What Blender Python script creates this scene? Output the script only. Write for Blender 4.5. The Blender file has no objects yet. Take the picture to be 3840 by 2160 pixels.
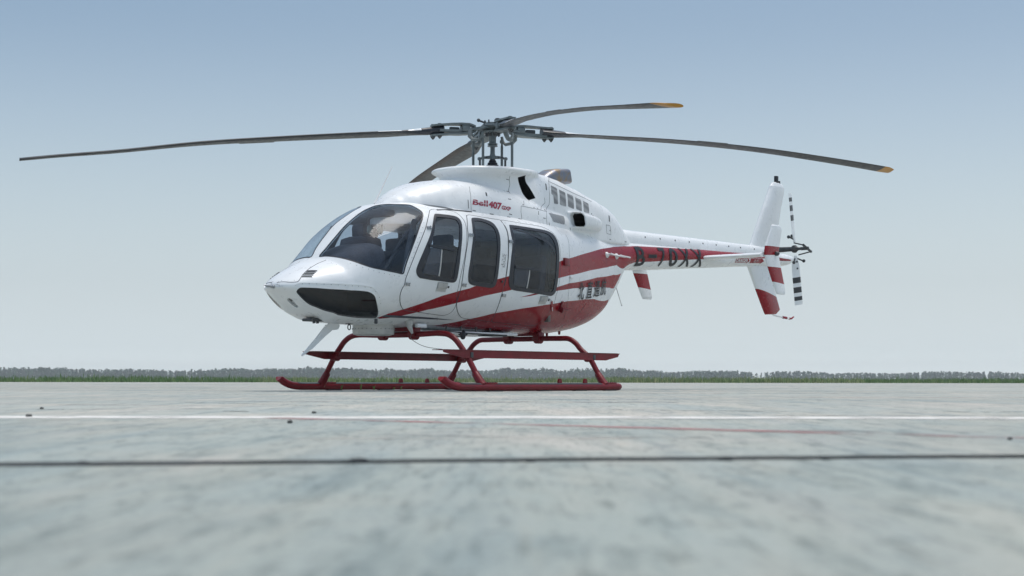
import bpy, bmesh, math, random
from mathutils import Vector, Matrix, geometry, kdtree
from mathutils.bvhtree import BVHTree
R = math.radians
random.seed(7)
SC = bpy.context.scene
COL = SC.collection

# ------------------------------------------------------------------ camera, sky, sun, exposure
cam_data = bpy.data.cameras.new('camera')
cam_data.sensor_width = 36.0
cam_data.lens = 6000.0 / 3840.0 * 36.0
cam_data.clip_start = 0.05
cam_data.clip_end = 8000.0
cam = bpy.data.objects.new('camera', cam_data)
COL.objects.link(cam)
YAW, PIT, ROL = 0.891043, 0.05759, 0.001932
CAM = Vector((14.4506, 11.9787, 0.11868))
fw = Vector((-math.sin(YAW) * math.cos(PIT), -math.cos(YAW) * math.cos(PIT), math.sin(PIT)))
rt = fw.cross(Vector((0, 0, 1))).normalized()
up = rt.cross(fw)
c_, s_ = math.cos(ROL), math.sin(ROL)
rt, up = c_ * rt + s_ * up, c_ * up - s_ * rt
m_ = Matrix((rt, up, -fw)).transposed().to_4x4()
m_.translation = CAM
cam.matrix_world = m_
cam_data.dof.use_dof = True
cam_data.dof.focus_distance = 17.6
cam_data.dof.aperture_fstop = 6.5
SC.camera = cam

SUN_EL, SUN_AZ = R(78), R(165)          # azimuth counted from +x towards +y
world = bpy.data.worlds.new('World')
SC.world = world
world.use_nodes = True
wn, wl = world.node_tree.nodes, world.node_tree.links
wn.clear()
w_out = wn.new('ShaderNodeOutputWorld')
w_bg = wn.new('ShaderNodeBackground')
w_sky = wn.new('ShaderNodeTexSky')
w_sky.sky_type = 'NISHITA'
w_sky.sun_disc = False
w_sky.sun_elevation = SUN_EL
w_sky.sun_rotation = R(90) - SUN_AZ
w_sky.air_density = 1.0
w_sky.dust_density = 5.0
w_sky.ozone_density = 1.0
# the physical sky, low pale haze, and brightening added overhead to light fuselage sides
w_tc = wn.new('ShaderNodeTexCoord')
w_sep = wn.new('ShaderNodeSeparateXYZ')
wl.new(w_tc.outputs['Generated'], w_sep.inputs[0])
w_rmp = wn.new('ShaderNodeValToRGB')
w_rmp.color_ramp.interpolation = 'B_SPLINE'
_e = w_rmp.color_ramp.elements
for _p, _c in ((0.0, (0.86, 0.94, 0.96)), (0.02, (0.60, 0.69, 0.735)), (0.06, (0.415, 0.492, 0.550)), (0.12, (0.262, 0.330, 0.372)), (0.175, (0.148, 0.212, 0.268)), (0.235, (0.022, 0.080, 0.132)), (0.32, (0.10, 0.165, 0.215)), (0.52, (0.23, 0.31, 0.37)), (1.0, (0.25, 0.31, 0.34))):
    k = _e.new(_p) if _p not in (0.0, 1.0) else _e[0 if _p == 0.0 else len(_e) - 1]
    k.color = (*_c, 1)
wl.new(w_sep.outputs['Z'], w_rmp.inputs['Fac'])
w_bg.inputs['Strength'].default_value = 0.10
wl.new(w_sky.outputs[0], w_bg.inputs['Color'])
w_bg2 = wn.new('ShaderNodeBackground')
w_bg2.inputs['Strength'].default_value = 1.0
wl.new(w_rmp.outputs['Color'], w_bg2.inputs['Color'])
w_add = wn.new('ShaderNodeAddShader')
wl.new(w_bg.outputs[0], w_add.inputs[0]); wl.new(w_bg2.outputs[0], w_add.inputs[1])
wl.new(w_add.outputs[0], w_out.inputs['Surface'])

SUNL = bpy.data.lights.new('sun', 'SUN')
SUNL.energy = 1.5
SUNL.angle = R(28.0)
SUNL.color = (1.0, 0.965, 0.91)
sun = bpy.data.objects.new('sun', SUNL)
COL.objects.link(sun)
sdir = Vector((math.cos(SUN_EL) * math.cos(SUN_AZ), math.cos(SUN_EL) * math.sin(SUN_AZ), math.sin(SUN_EL)))
sun.rotation_euler = sdir.to_track_quat('Z', 'Y').to_euler()
sun.location = sdir * 60
SC.view_settings.view_transform = 'Standard'
SC.view_settings.look = 'None'
SC.view_settings.gamma = 1.0
SC.view_settings.exposure = 0.0
SC.view_settings.use_curve_mapping = False
SC.render.engine = 'CYCLES'
SC.cycles.use_denoising = True
SC.cycles.max_bounces = 8
SC.cycles.transparent_max_bounces = 16
SC.cycles.volume_bounces = 0

# ------------------------------------------------------------------ materials
def nt(name):
    m = bpy.data.materials.new(name); m.use_nodes = True
    n, l = m.node_tree.nodes, m.node_tree.links
    return m, n, l, n['Principled BSDF']

def noise(n, l, scale, detail=4.0, rough=0.55, vec=None, dist=0.0):
    t = n.new('ShaderNodeTexNoise'); t.inputs['Scale'].default_value = scale
    t.inputs['Detail'].default_value = detail; t.inputs['Roughness'].default_value = rough
    t.inputs['Distortion'].default_value = dist
    if vec is None:
        tc = n.new('ShaderNodeTexCoord'); l.new(tc.outputs['Object'], t.inputs['Vector'])
    else: l.new(vec, t.inputs['Vector'])
    return t

def ramp(n, l, src, stops):
    r = n.new('ShaderNodeValToRGB'); e = r.color_ramp.elements
    while len(e) > len(stops): e.remove(e[-1])
    while len(e) < len(stops): e.new(0.5)
    for k, (p, c) in zip(e, stops):
        k.position = p; k.color = (*c, 1) if len(c) == 3 else c
    l.new(src, r.inputs['Fac']); return r

def paint(name, col, rough=0.28, metal=0.0, coat=0.3, var=0.12, scale=3.0, bump=0.0, bscale=60.0):
    m, n, l, b = nt(name)
    t = noise(n, l, scale, 6.0, 0.6)
    a = [max(0, c * (1 - var)) for c in col]; z = [min(1, c * (1 + var * 0.4)) for c in col]
    r = ramp(n, l, t.outputs['Fac'], [(0.3, a), (0.62, z)])
    l.new(r.outputs['Color'], b.inputs['Base Color'])
    b.inputs['Metallic'].default_value = metal
    if 'red' in name: b.inputs['Specular IOR Level'].default_value = 0.28
    b.inputs['Coat Weight'].default_value = coat
    b.inputs['Coat Roughness'].default_value = 0.06
    t2 = noise(n, l, scale * 5, 4.0, 0.6)
    r2 = ramp(n, l, t2.outputs['Fac'], [(0.3, (rough * 0.8,) * 3), (0.7, (min(1, rough * 1.25),) * 3)])
    l.new(r2.outputs['Color'], b.inputs['Roughness'])
    if bump > 0:
        t3 = noise(n, l, bscale, 3.0)
        bp = n.new('ShaderNodeBump'); bp.inputs['Strength'].default_value = bump; bp.inputs['Distance'].default_value = 0.01
        l.new(t3.outputs['Fac'], bp.inputs['Height']); l.new(bp.outputs['Normal'], b.inputs['Normal'])
    return m

def glass(name, tint, refl=1.0, rough=0.02, haze=0.0, haze_col=(0.3, 0.35, 0.42)):
    m = bpy.data.materials.new(name); m.use_nodes = True
    n, l = m.node_tree.nodes, m.node_tree.links
    n.clear()
    o = n.new('ShaderNodeOutputMaterial'); tr = n.new('ShaderNodeBsdfTransparent'); gl = n.new('ShaderNodeBsdfGlossy')
    tr.inputs['Color'].default_value = (*tint, 1); gl.inputs['Roughness'].default_value = rough
    fr = n.new('ShaderNodeLayerWeight'); fr.inputs['Blend'].default_value = 0.5      # same reflectance from both sides of the thin sheet
    pw = n.new('ShaderNodeMath'); pw.operation = 'POWER'; pw.inputs[1].default_value = 5.0
    mu = n.new('ShaderNodeMath'); mu.operation = 'MULTIPLY_ADD'; mu.inputs[1].default_value = 0.94; mu.inputs[2].default_value = 0.045 * refl; mu.use_clamp = True
    mx = n.new('ShaderNodeMixShader')
    l.new(fr.outputs['Facing'], pw.inputs[0]); l.new(pw.outputs[0], mu.inputs[0]); l.new(mu.outputs[0], mx.inputs['Fac'])
    base = tr.outputs[0]
    if haze > 0:      # bluish diffuse veil painted in for sky reflected on the perspex
        df = n.new('ShaderNodeBsdfDiffuse'); df.inputs['Color'].default_value = (*haze_col, 1)
        t = noise(n, l, 5.0, 8.0, 0.65)
        rr = ramp(n, l, t.outputs['Fac'], [(0.3, (haze * 0.5,) * 3), (0.7, (haze * 1.5,) * 3)])
        m2 = n.new('ShaderNodeMixShader'); l.new(rr.outputs['Color'], m2.inputs['Fac'])
        l.new(tr.outputs[0], m2.inputs[1]); l.new(df.outputs[0], m2.inputs[2]); base = m2.outputs[0]
    l.new(base, mx.inputs[1]); l.new(gl.outputs[0], mx.inputs[2]); l.new(mx.outputs[0], o.inputs['Surface'])
    return m

M = {}
M['white'] = paint('white_paint', (0.79, 0.815, 0.83), 0.30, coat=0.15, var=0.05, scale=2.5)
M['red'] = paint('red_paint', (0.26, 0.004, 0.012), 0.24, coat=0.12, var=0.10, scale=2.0)
M['gear_red'] = paint('gear_red_paint', (0.17, 0.004, 0.011), 0.36, coat=0.1, var=0.25, scale=7.0)
M['black'] = paint('black_rubber', (0.018, 0.022, 0.032), 0.42, coat=0.0, var=0.25, scale=9)
M['seam'] = paint('panel_gap', (0.05, 0.055, 0.065), 0.7, coat=0.0)
M['letter'] = paint('black_lettering', (0.012, 0.016, 0.022), 0.5, coat=0.0)
M['crimson'] = paint('crimson_lettering', (0.30, 0.012, 0.04), 0.35, coat=0.2)
M['white_print'] = paint('white_print', (0.78, 0.78, 0.78), 0.4, coat=0.0)
M['blade'] = paint('blade_grey', (0.024, 0.029, 0.036), 0.42, coat=0.05, var=0.35, scale=4.0)
M['blade_brown'] = paint('blade_abrasion_strip', (0.075, 0.055, 0.05), 0.45, metal=0.2, coat=0, var=0.3, scale=6)
M['cuff'] = paint('blade_cuff', (0.012, 0.016, 0.026), 0.4, coat=0.1, var=0.2)
M['yellow'] = paint('yellow_tip', (0.52, 0.24, 0.02), 0.4, coat=0.1, var=0.2)
M['hub'] = paint('hub_grey_green', (0.13, 0.155, 0.16), 0.42, coat=0.1, var=0.25, scale=10)
M['hub_dark'] = paint('hub_dark_metal', (0.07, 0.075, 0.08), 0.42, metal=0.5, coat=0, var=0.4, scale=12)
M['steel'] = paint('bare_steel', (0.42, 0.44, 0.46), 0.32, metal=0.9, coat=0, var=0.2, scale=10)
M['exhaust'] = None
M['interior'] = paint('cabin_trim', (0.055, 0.062, 0.075), 0.8, coat=0, var=0.25)
M['seat'] = paint('seat_fabric', (0.035, 0.042, 0.06), 0.85, coat=0, var=0.3, scale=14)
M['beige'] = paint('beige_trim', (0.16, 0.15, 0.135), 0.7, coat=0, var=0.15)
M['pod'] = paint('pod_grey', (0.50, 0.505, 0.49), 0.5, coat=0.1, var=0.2, scale=8)
M['inlet'] = paint('inlet_dark', (0.006, 0.007, 0.009), 0.6, coat=0)
M['tr_black'] = paint('tail_blade_black', (0.02, 0.024, 0.03), 0.4, coat=0.1)
M['glass_front'] = glass('windshield_perspex', (0.74, 0.81, 0.88), 0.6, haze=0.05, haze_col=(0.22, 0.32, 0.46))
M['glass_side'] = glass('side_perspex', (0.60, 0.66, 0.73), 1.4, haze=0.02, haze_col=(0.20, 0.28, 0.42))
M['glass_chin'] = glass('smoked_perspex', (0.16, 0.155, 0.15), 1.2, haze=0.02)
M['slider'] = glass('slider_perspex', (0.40, 0.50, 0.62), 1.6, haze=0.12, haze_col=(0.16, 0.22, 0.34))
def _ex():
    m, n, l, b = nt('heat_stained_steel')
    t = noise(n, l, 4.5, 5.0, 0.6, dist=0.6)
    r = ramp(n, l, t.outputs['Fac'], [(0.34, (0.14, 0.18, 0.26)), (0.50, (0.24, 0.25, 0.29)), (0.60, (0.30, 0.23, 0.16)), (0.72, (0.16, 0.115, 0.10))])
    l.new(r.outputs['Color'], b.inputs['Base Color'])
    b.inputs['Metallic'].default_value = 0.9; b.inputs['Roughness'].default_value = 0.38
    return m
M['exhaust'] = _ex()
def _grille():
    m, n, l, b = nt('perforated_grille')
    tc = n.new('ShaderNodeTexCoord')
    mp = n.new('ShaderNodeMapping'); mp.inputs['Rotation'].default_value = (0, R(45), 0)
    l.new(tc.outputs['Object'], mp.inputs['Vector'])
    v = n.new('ShaderNodeTexVoronoi'); v.inputs['Scale'].default_value = 70; v.inputs['Randomness'].default_value = 0.0
    l.new(mp.outputs[0], v.inputs['Vector'])
    r = ramp(n, l, v.outputs['Distance'], [(0.30, (0.012, 0.014, 0.018)), (0.46, (0.33, 0.34, 0.35))])
    l.new(r.outputs['Color'], b.inputs['Base Color']); b.inputs['Roughness'].default_value = 0.4
    return m
M['grille'] = _grille()
M['headgreen'] = paint('headset_green', (0.16, 0.24, 0.21), 0.3, coat=0.3)

# ------------------------------------------------------------------ mesh helpers
def link(name, me, parent=None):
    o = bpy.data.objects.new(name, me); COL.objects.link(o)
    if parent is not None: o.parent = parent
    return o

def mesh_obj(name, verts, faces, mats, parent=None, mi=None, smooth=35, label=None):
    me = bpy.data.meshes.new(name)
    me.from_pydata([tuple(v) for v in verts], [], faces)
    if not isinstance(mats, (list, tuple)): mats = [mats]
    for m in mats: me.materials.append(m)
    if mi is not None: me.polygons.foreach_set('material_index', mi)
    bm = bmesh.new(); bm.from_mesh(me); bmesh.ops.recalc_face_normals(bm, faces=bm.faces); bm.to_mesh(me); bm.free()
    if smooth:
        me.polygons.foreach_set('use_smooth', [True] * len(me.polygons))
        me.set_sharp_from_angle(angle=R(smooth))
    me.update()
    o = link(name, me, parent)
    if label: o['label'] = label
    return o

class MB:
    def __init__(s): s.v, s.f, s.m = [], [], []
    def add(s, v, f, mi=0):
        k = len(s.v); s.v += [Vector(p) for p in v]; s.f += [tuple(i + k for i in q) for q in f]; s.m += [mi] * len(f)
    def box(s, c, size, rot=None, mi=0, bev=0.0):
        x, y, z = [d / 2 for d in size]
        if bev <= 0:
            v = [Vector((a, b, d)) for a in (-x, x) for b in (-y, y) for d in (-z, z)]
            f = [(0, 1, 3, 2), (4, 6, 7, 5), (0, 4, 5, 1), (2, 3, 7, 6), (0, 2, 6, 4), (1, 5, 7, 3)]
        else:
            bm = bmesh.new(); bmesh.ops.create_cube(bm, size=1.0)
            for q in bm.verts: q.co = Vector((q.co.x * 2 * x, q.co.y * 2 * y, q.co.z * 2 * z))
            bmesh.ops.bevel(bm, geom=bm.edges[:], offset=bev, segments=2, affect='EDGES', profile=0.6)
            bm.verts.ensure_lookup_table()
            v = [q.co.copy() for q in bm.verts]; f = [tuple(w.index for w in q.verts) for q in bm.faces]; bm.free()
        if rot is not None: v = [rot @ p for p in v]
        s.add([p + Vector(c) for p in v], f, mi)
    def loft(s, rings, caps=True, mi=0, closed=True):
        n = len(rings[0]); v = [p for r in rings for p in r]; f = []
        for i in range(len(rings) - 1):
            for j in range(n if closed else n - 1):
                a, b = i * n + j, i * n + (j + 1) % n
                f.append((a, b, b + n, a + n))
        if caps: f += [tuple(range(n))[::-1], tuple(range((len(rings) - 1) * n, len(rings) * n))]
        s.add(v, f, mi)
    def tube(s, path, r, n=12, caps=True, mi=0, flat=1.0, ref=None):
        P = [Vector(p) for p in path]; k = len(P)
        if not isinstance(r, (list, tuple)): r = [r] * k
        t0 = (P[1] - P[0]).normalized()
        u = Vector(ref) if ref else (Vector((0, 0, 1)) if abs(t0.z) < 0.9 else Vector((1, 0, 0)))
        rings = []
        for i in range(k):
            t = (P[min(i + 1, k - 1)] - P[max(i - 1, 0)]).normalized()
            u = (u - t * u.dot(t)).normalized(); w = t.cross(u)
            rings.append([P[i] + (u * math.cos(a) * flat + w * math.sin(a)) * r[i] for a in [2 * math.pi * j / n for j in range(n)]])
        s.loft(rings, caps, mi)
    def lathe(s, prof, origin=(0, 0, 0), axis=(0, 0, 1), n=20, mi=0):
        ax = Vector(axis).normalized(); q = ax.to_track_quat('Z', 'Y').to_matrix(); o = Vector(origin)
        s.loft([[o + q @ Vector((max(r, 1e-4) * math.cos(2 * math.pi * j / n), max(r, 1e-4) * math.sin(2 * math.pi * j / n), z)) for j in range(n)] for r, z in prof], True, mi)
    def prism(s, poly, a, b, mi=0):          # polygon points and two offset vectors
        n = len(poly); v = [Vector(p) + Vector(a) for p in poly] + [Vector(p) + Vector(b) for p in poly]
        s.add(v, [tuple(range(n))[::-1], tuple(range(n, 2 * n))] + [(i, (i + 1) % n, (i + 1) % n + n, i + n) for i in range(n)], mi)
    def ball(s, c, r, seg=10, mi=0, sc=(1, 1, 1)):
        rings = []
        for i in range(seg + 1):
            a = math.pi * i / seg; q = max(math.sin(a), 1e-3)
            rings.append([Vector(c) + Vector((r * sc[0] * q * math.cos(b), r * sc[1] * q * math.sin(b), r * sc[2] * math.cos(a))) for b in [2 * math.pi * j / (seg * 2) for j in range(seg * 2)]])
        s.loft(rings, True, mi)
    def build(s, name, mats, parent=None, smooth=35, label=None):
        return mesh_obj(name, s.v, s.f, mats, parent, s.m, smooth, label)

def tag(o, label=None, cat=None, group=None, kind=None):
    if label: o['label'] = label
    if cat: o['category'] = cat
    if group: o['group'] = group
    if kind: o['kind'] = kind
    return o

def empty(name, loc=(0, 0, 0), parent=None):
    o = bpy.data.objects.new(name, None); COL.objects.link(o); o.location = loc; o.empty_display_size = 0.3
    if parent is not None: o.parent = parent
    return o

def catmull(pts, n=6):
    P = [Vector(p) for p in pts]; o = []
    for i in range(len(P) - 1):
        a, b, c, d = P[max(i - 1, 0)], P[i], P[i + 1], P[min(i + 2, len(P) - 1)]
        for k in range(n):
            t = k / n
            o.append(0.5 * ((2 * b) + (c - a) * t + (2 * a - 5 * b + 4 * c - d) * t * t + (3 * b - a - 3 * c + d) * t ** 3))
    return o + [P[-1]]
# ------------------------------------------------------------------ fuselage surface: sections along x (nose +x), th = 0 top .. pi keel
# x, keel z, top z, half width, z of half width, upper and lower section exponents
# x, zb, zt, w, zw, nu, nl
ST=[
(3.452,1.052,1.056,.004,1.054,2,2),
(3.447,1.040,1.080,.075,1.054,2.0,2.0),
(3.43,1.028,1.104,.130,1.056,2.0,2.2),
(3.40,1.012,1.130,.182,1.056,2.0,2.4),
(3.35,.982,1.160,.240,1.058,2.0,2.5),
(3.27,.926,1.205,.312,1.058,2.02,2.5),
(3.18,.868,1.250,.378,1.06,2.05,2.5),
(3.05,.794,1.310,.450,1.068,2.1,2.45),
(2.90,.742,1.370,.525,1.085,2.1,2.4),
(2.85,.719,1.425,.540,1.10,2.1,2.3),
(2.775,.716,1.510,.570,1.12,2.1,2.35),
(2.656,.712,1.630,.610,1.16,2.1,2.4),
(2.536,.708,1.742,.655,1.20,2.1,2.4),
(2.376,.704,1.850,.69,1.26,2.15,2.4),
(2.189,.700,1.950,.710,1.33,2.25,2.4),
(1.986,.696,2.020,.732,1.40,2.45,2.4),
(1.70,.690,2.050,.750,1.46,2.8,2.4),
(1.30,.680,2.055,.760,1.50,3.0,2.45),
(.60,.665,2.055,.760,1.50,3.0,2.5),
(0.,.655,2.050,.735,1.50,3.0,2.5),
(-.30,.655,2.045,.700,1.50,3.0,2.5),
(-.70,.668,2.035,.620,1.50,2.9,2.45),
(-1.2,.715,2.02,.510,1.52,2.7,2.4),
(-1.6,.790,2.0,.425,1.55,2.5,2.3),
(-1.95,.920,1.98,.355,1.58,2.4,2.2),
(-2.20,1.17,1.975,.310,1.62,2.3,2.2),
(-2.38,1.465,1.97,.285,1.66,2.2,2.2),
(-2.52,1.535,1.965,.265,1.70,2.1,2.1),
(-2.60,1.548,1.962,.256,1.73,2.05,2.05),
(-2.68,1.556,1.96,.250,1.75,2,2),
(-2.80,1.562,1.96,.245,1.762,2,2),
(-4.5,1.685,1.98,.185,1.835,2,2),
(-6.0,1.795,2.005,.140,1.90,2,2),
(-6.55,1.825,2.02,.125,1.925,2,2),
(-6.85,1.850,2.03,.115,1.945,2,2),
(-7.02,1.880,2.02,.085,1.955,2,2),
(-7.12,1.915,2.0,.050,1.96,2,2),
(-7.17,1.96,1.963,.004,1.962,2,2),
]
_X=[s[0] for s in ST]
def _slopes():
    n=len(ST);M=[]
    for k in range(1,7):
        d=[(ST[i+1][k]-ST[i][k])/(ST[i+1][0]-ST[i][0]) for i in range(n-1)]
        m=[d[0]]
        for i in range(1,n-1):
            h0=abs(ST[i][0]-ST[i-1][0]);h1=abs(ST[i+1][0]-ST[i][0])
            if d[i-1]*d[i]<=0: m.append(0.)
            else:
                w1=2*h1+h0;w2=h1+2*h0
                m.append((w1+w2)/(w1/d[i-1]+w2/d[i]))
        m.append(d[-1]);M.append(m)
    return M
_M=_slopes()
def st(x):
    x=min(max(x,_X[-1]),_X[0])
    lo,hi=0,len(_X)-1
    while hi-lo>1:
        mid=(lo+hi)//2
        if _X[mid]>=x: lo=mid
        else: hi=mid
    h=_X[hi]-_X[lo];t=(x-_X[lo])/h
    a=(1+2*t)*(1-t)**2;b=t*(1-t)**2*h;c=t*t*(3-2*t);d=t*t*(t-1)*h
    return [a*ST[lo][k]+b*_M[k-1][lo]+c*ST[hi][k]+d*_M[k-1][hi] for k in range(1,7)]
def S(x,th,off=0.):
    """surface point; th=0 top .. pi bottom, port side (+y)"""
    zb,zt,w,zw,nu,nl=st(x)
    c,s=math.cos(th),math.sin(th)
    h,n=(zt-zw,nu) if c>=0 else (zw-zb,nl)
    h=max(h,1e-4);w=max(w,1e-4)
    # direction scaled by local half sizes keeps spacing even
    r=((abs(c))**n+(abs(s))**n)**(-1/n)
    return (x,w*s*r,zw+h*c*r)
def F(x,y,z):
    zb,zt,w,zw,nu,nl=st(x)
    h,n=(zt-zw,nu) if z>=zw else (zw-zb,nl)
    return (abs(y)/max(w,1e-4))**n+(abs(z-zw)/max(h,1e-4))**n-1
def theta(x,y,z):
    zb,zt,w,zw,nu,nl=st(x)
    h=(zt-zw) if z>=zw else (zw-zb)
    return math.atan2(abs(y)/max(w,1e-4),(z-zw)/max(h,1e-4))

def surf(x, th, off=0.0):
    p = Vector(S(x, th))
    return p if off == 0 else p + nrm(x, th) * off

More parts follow.
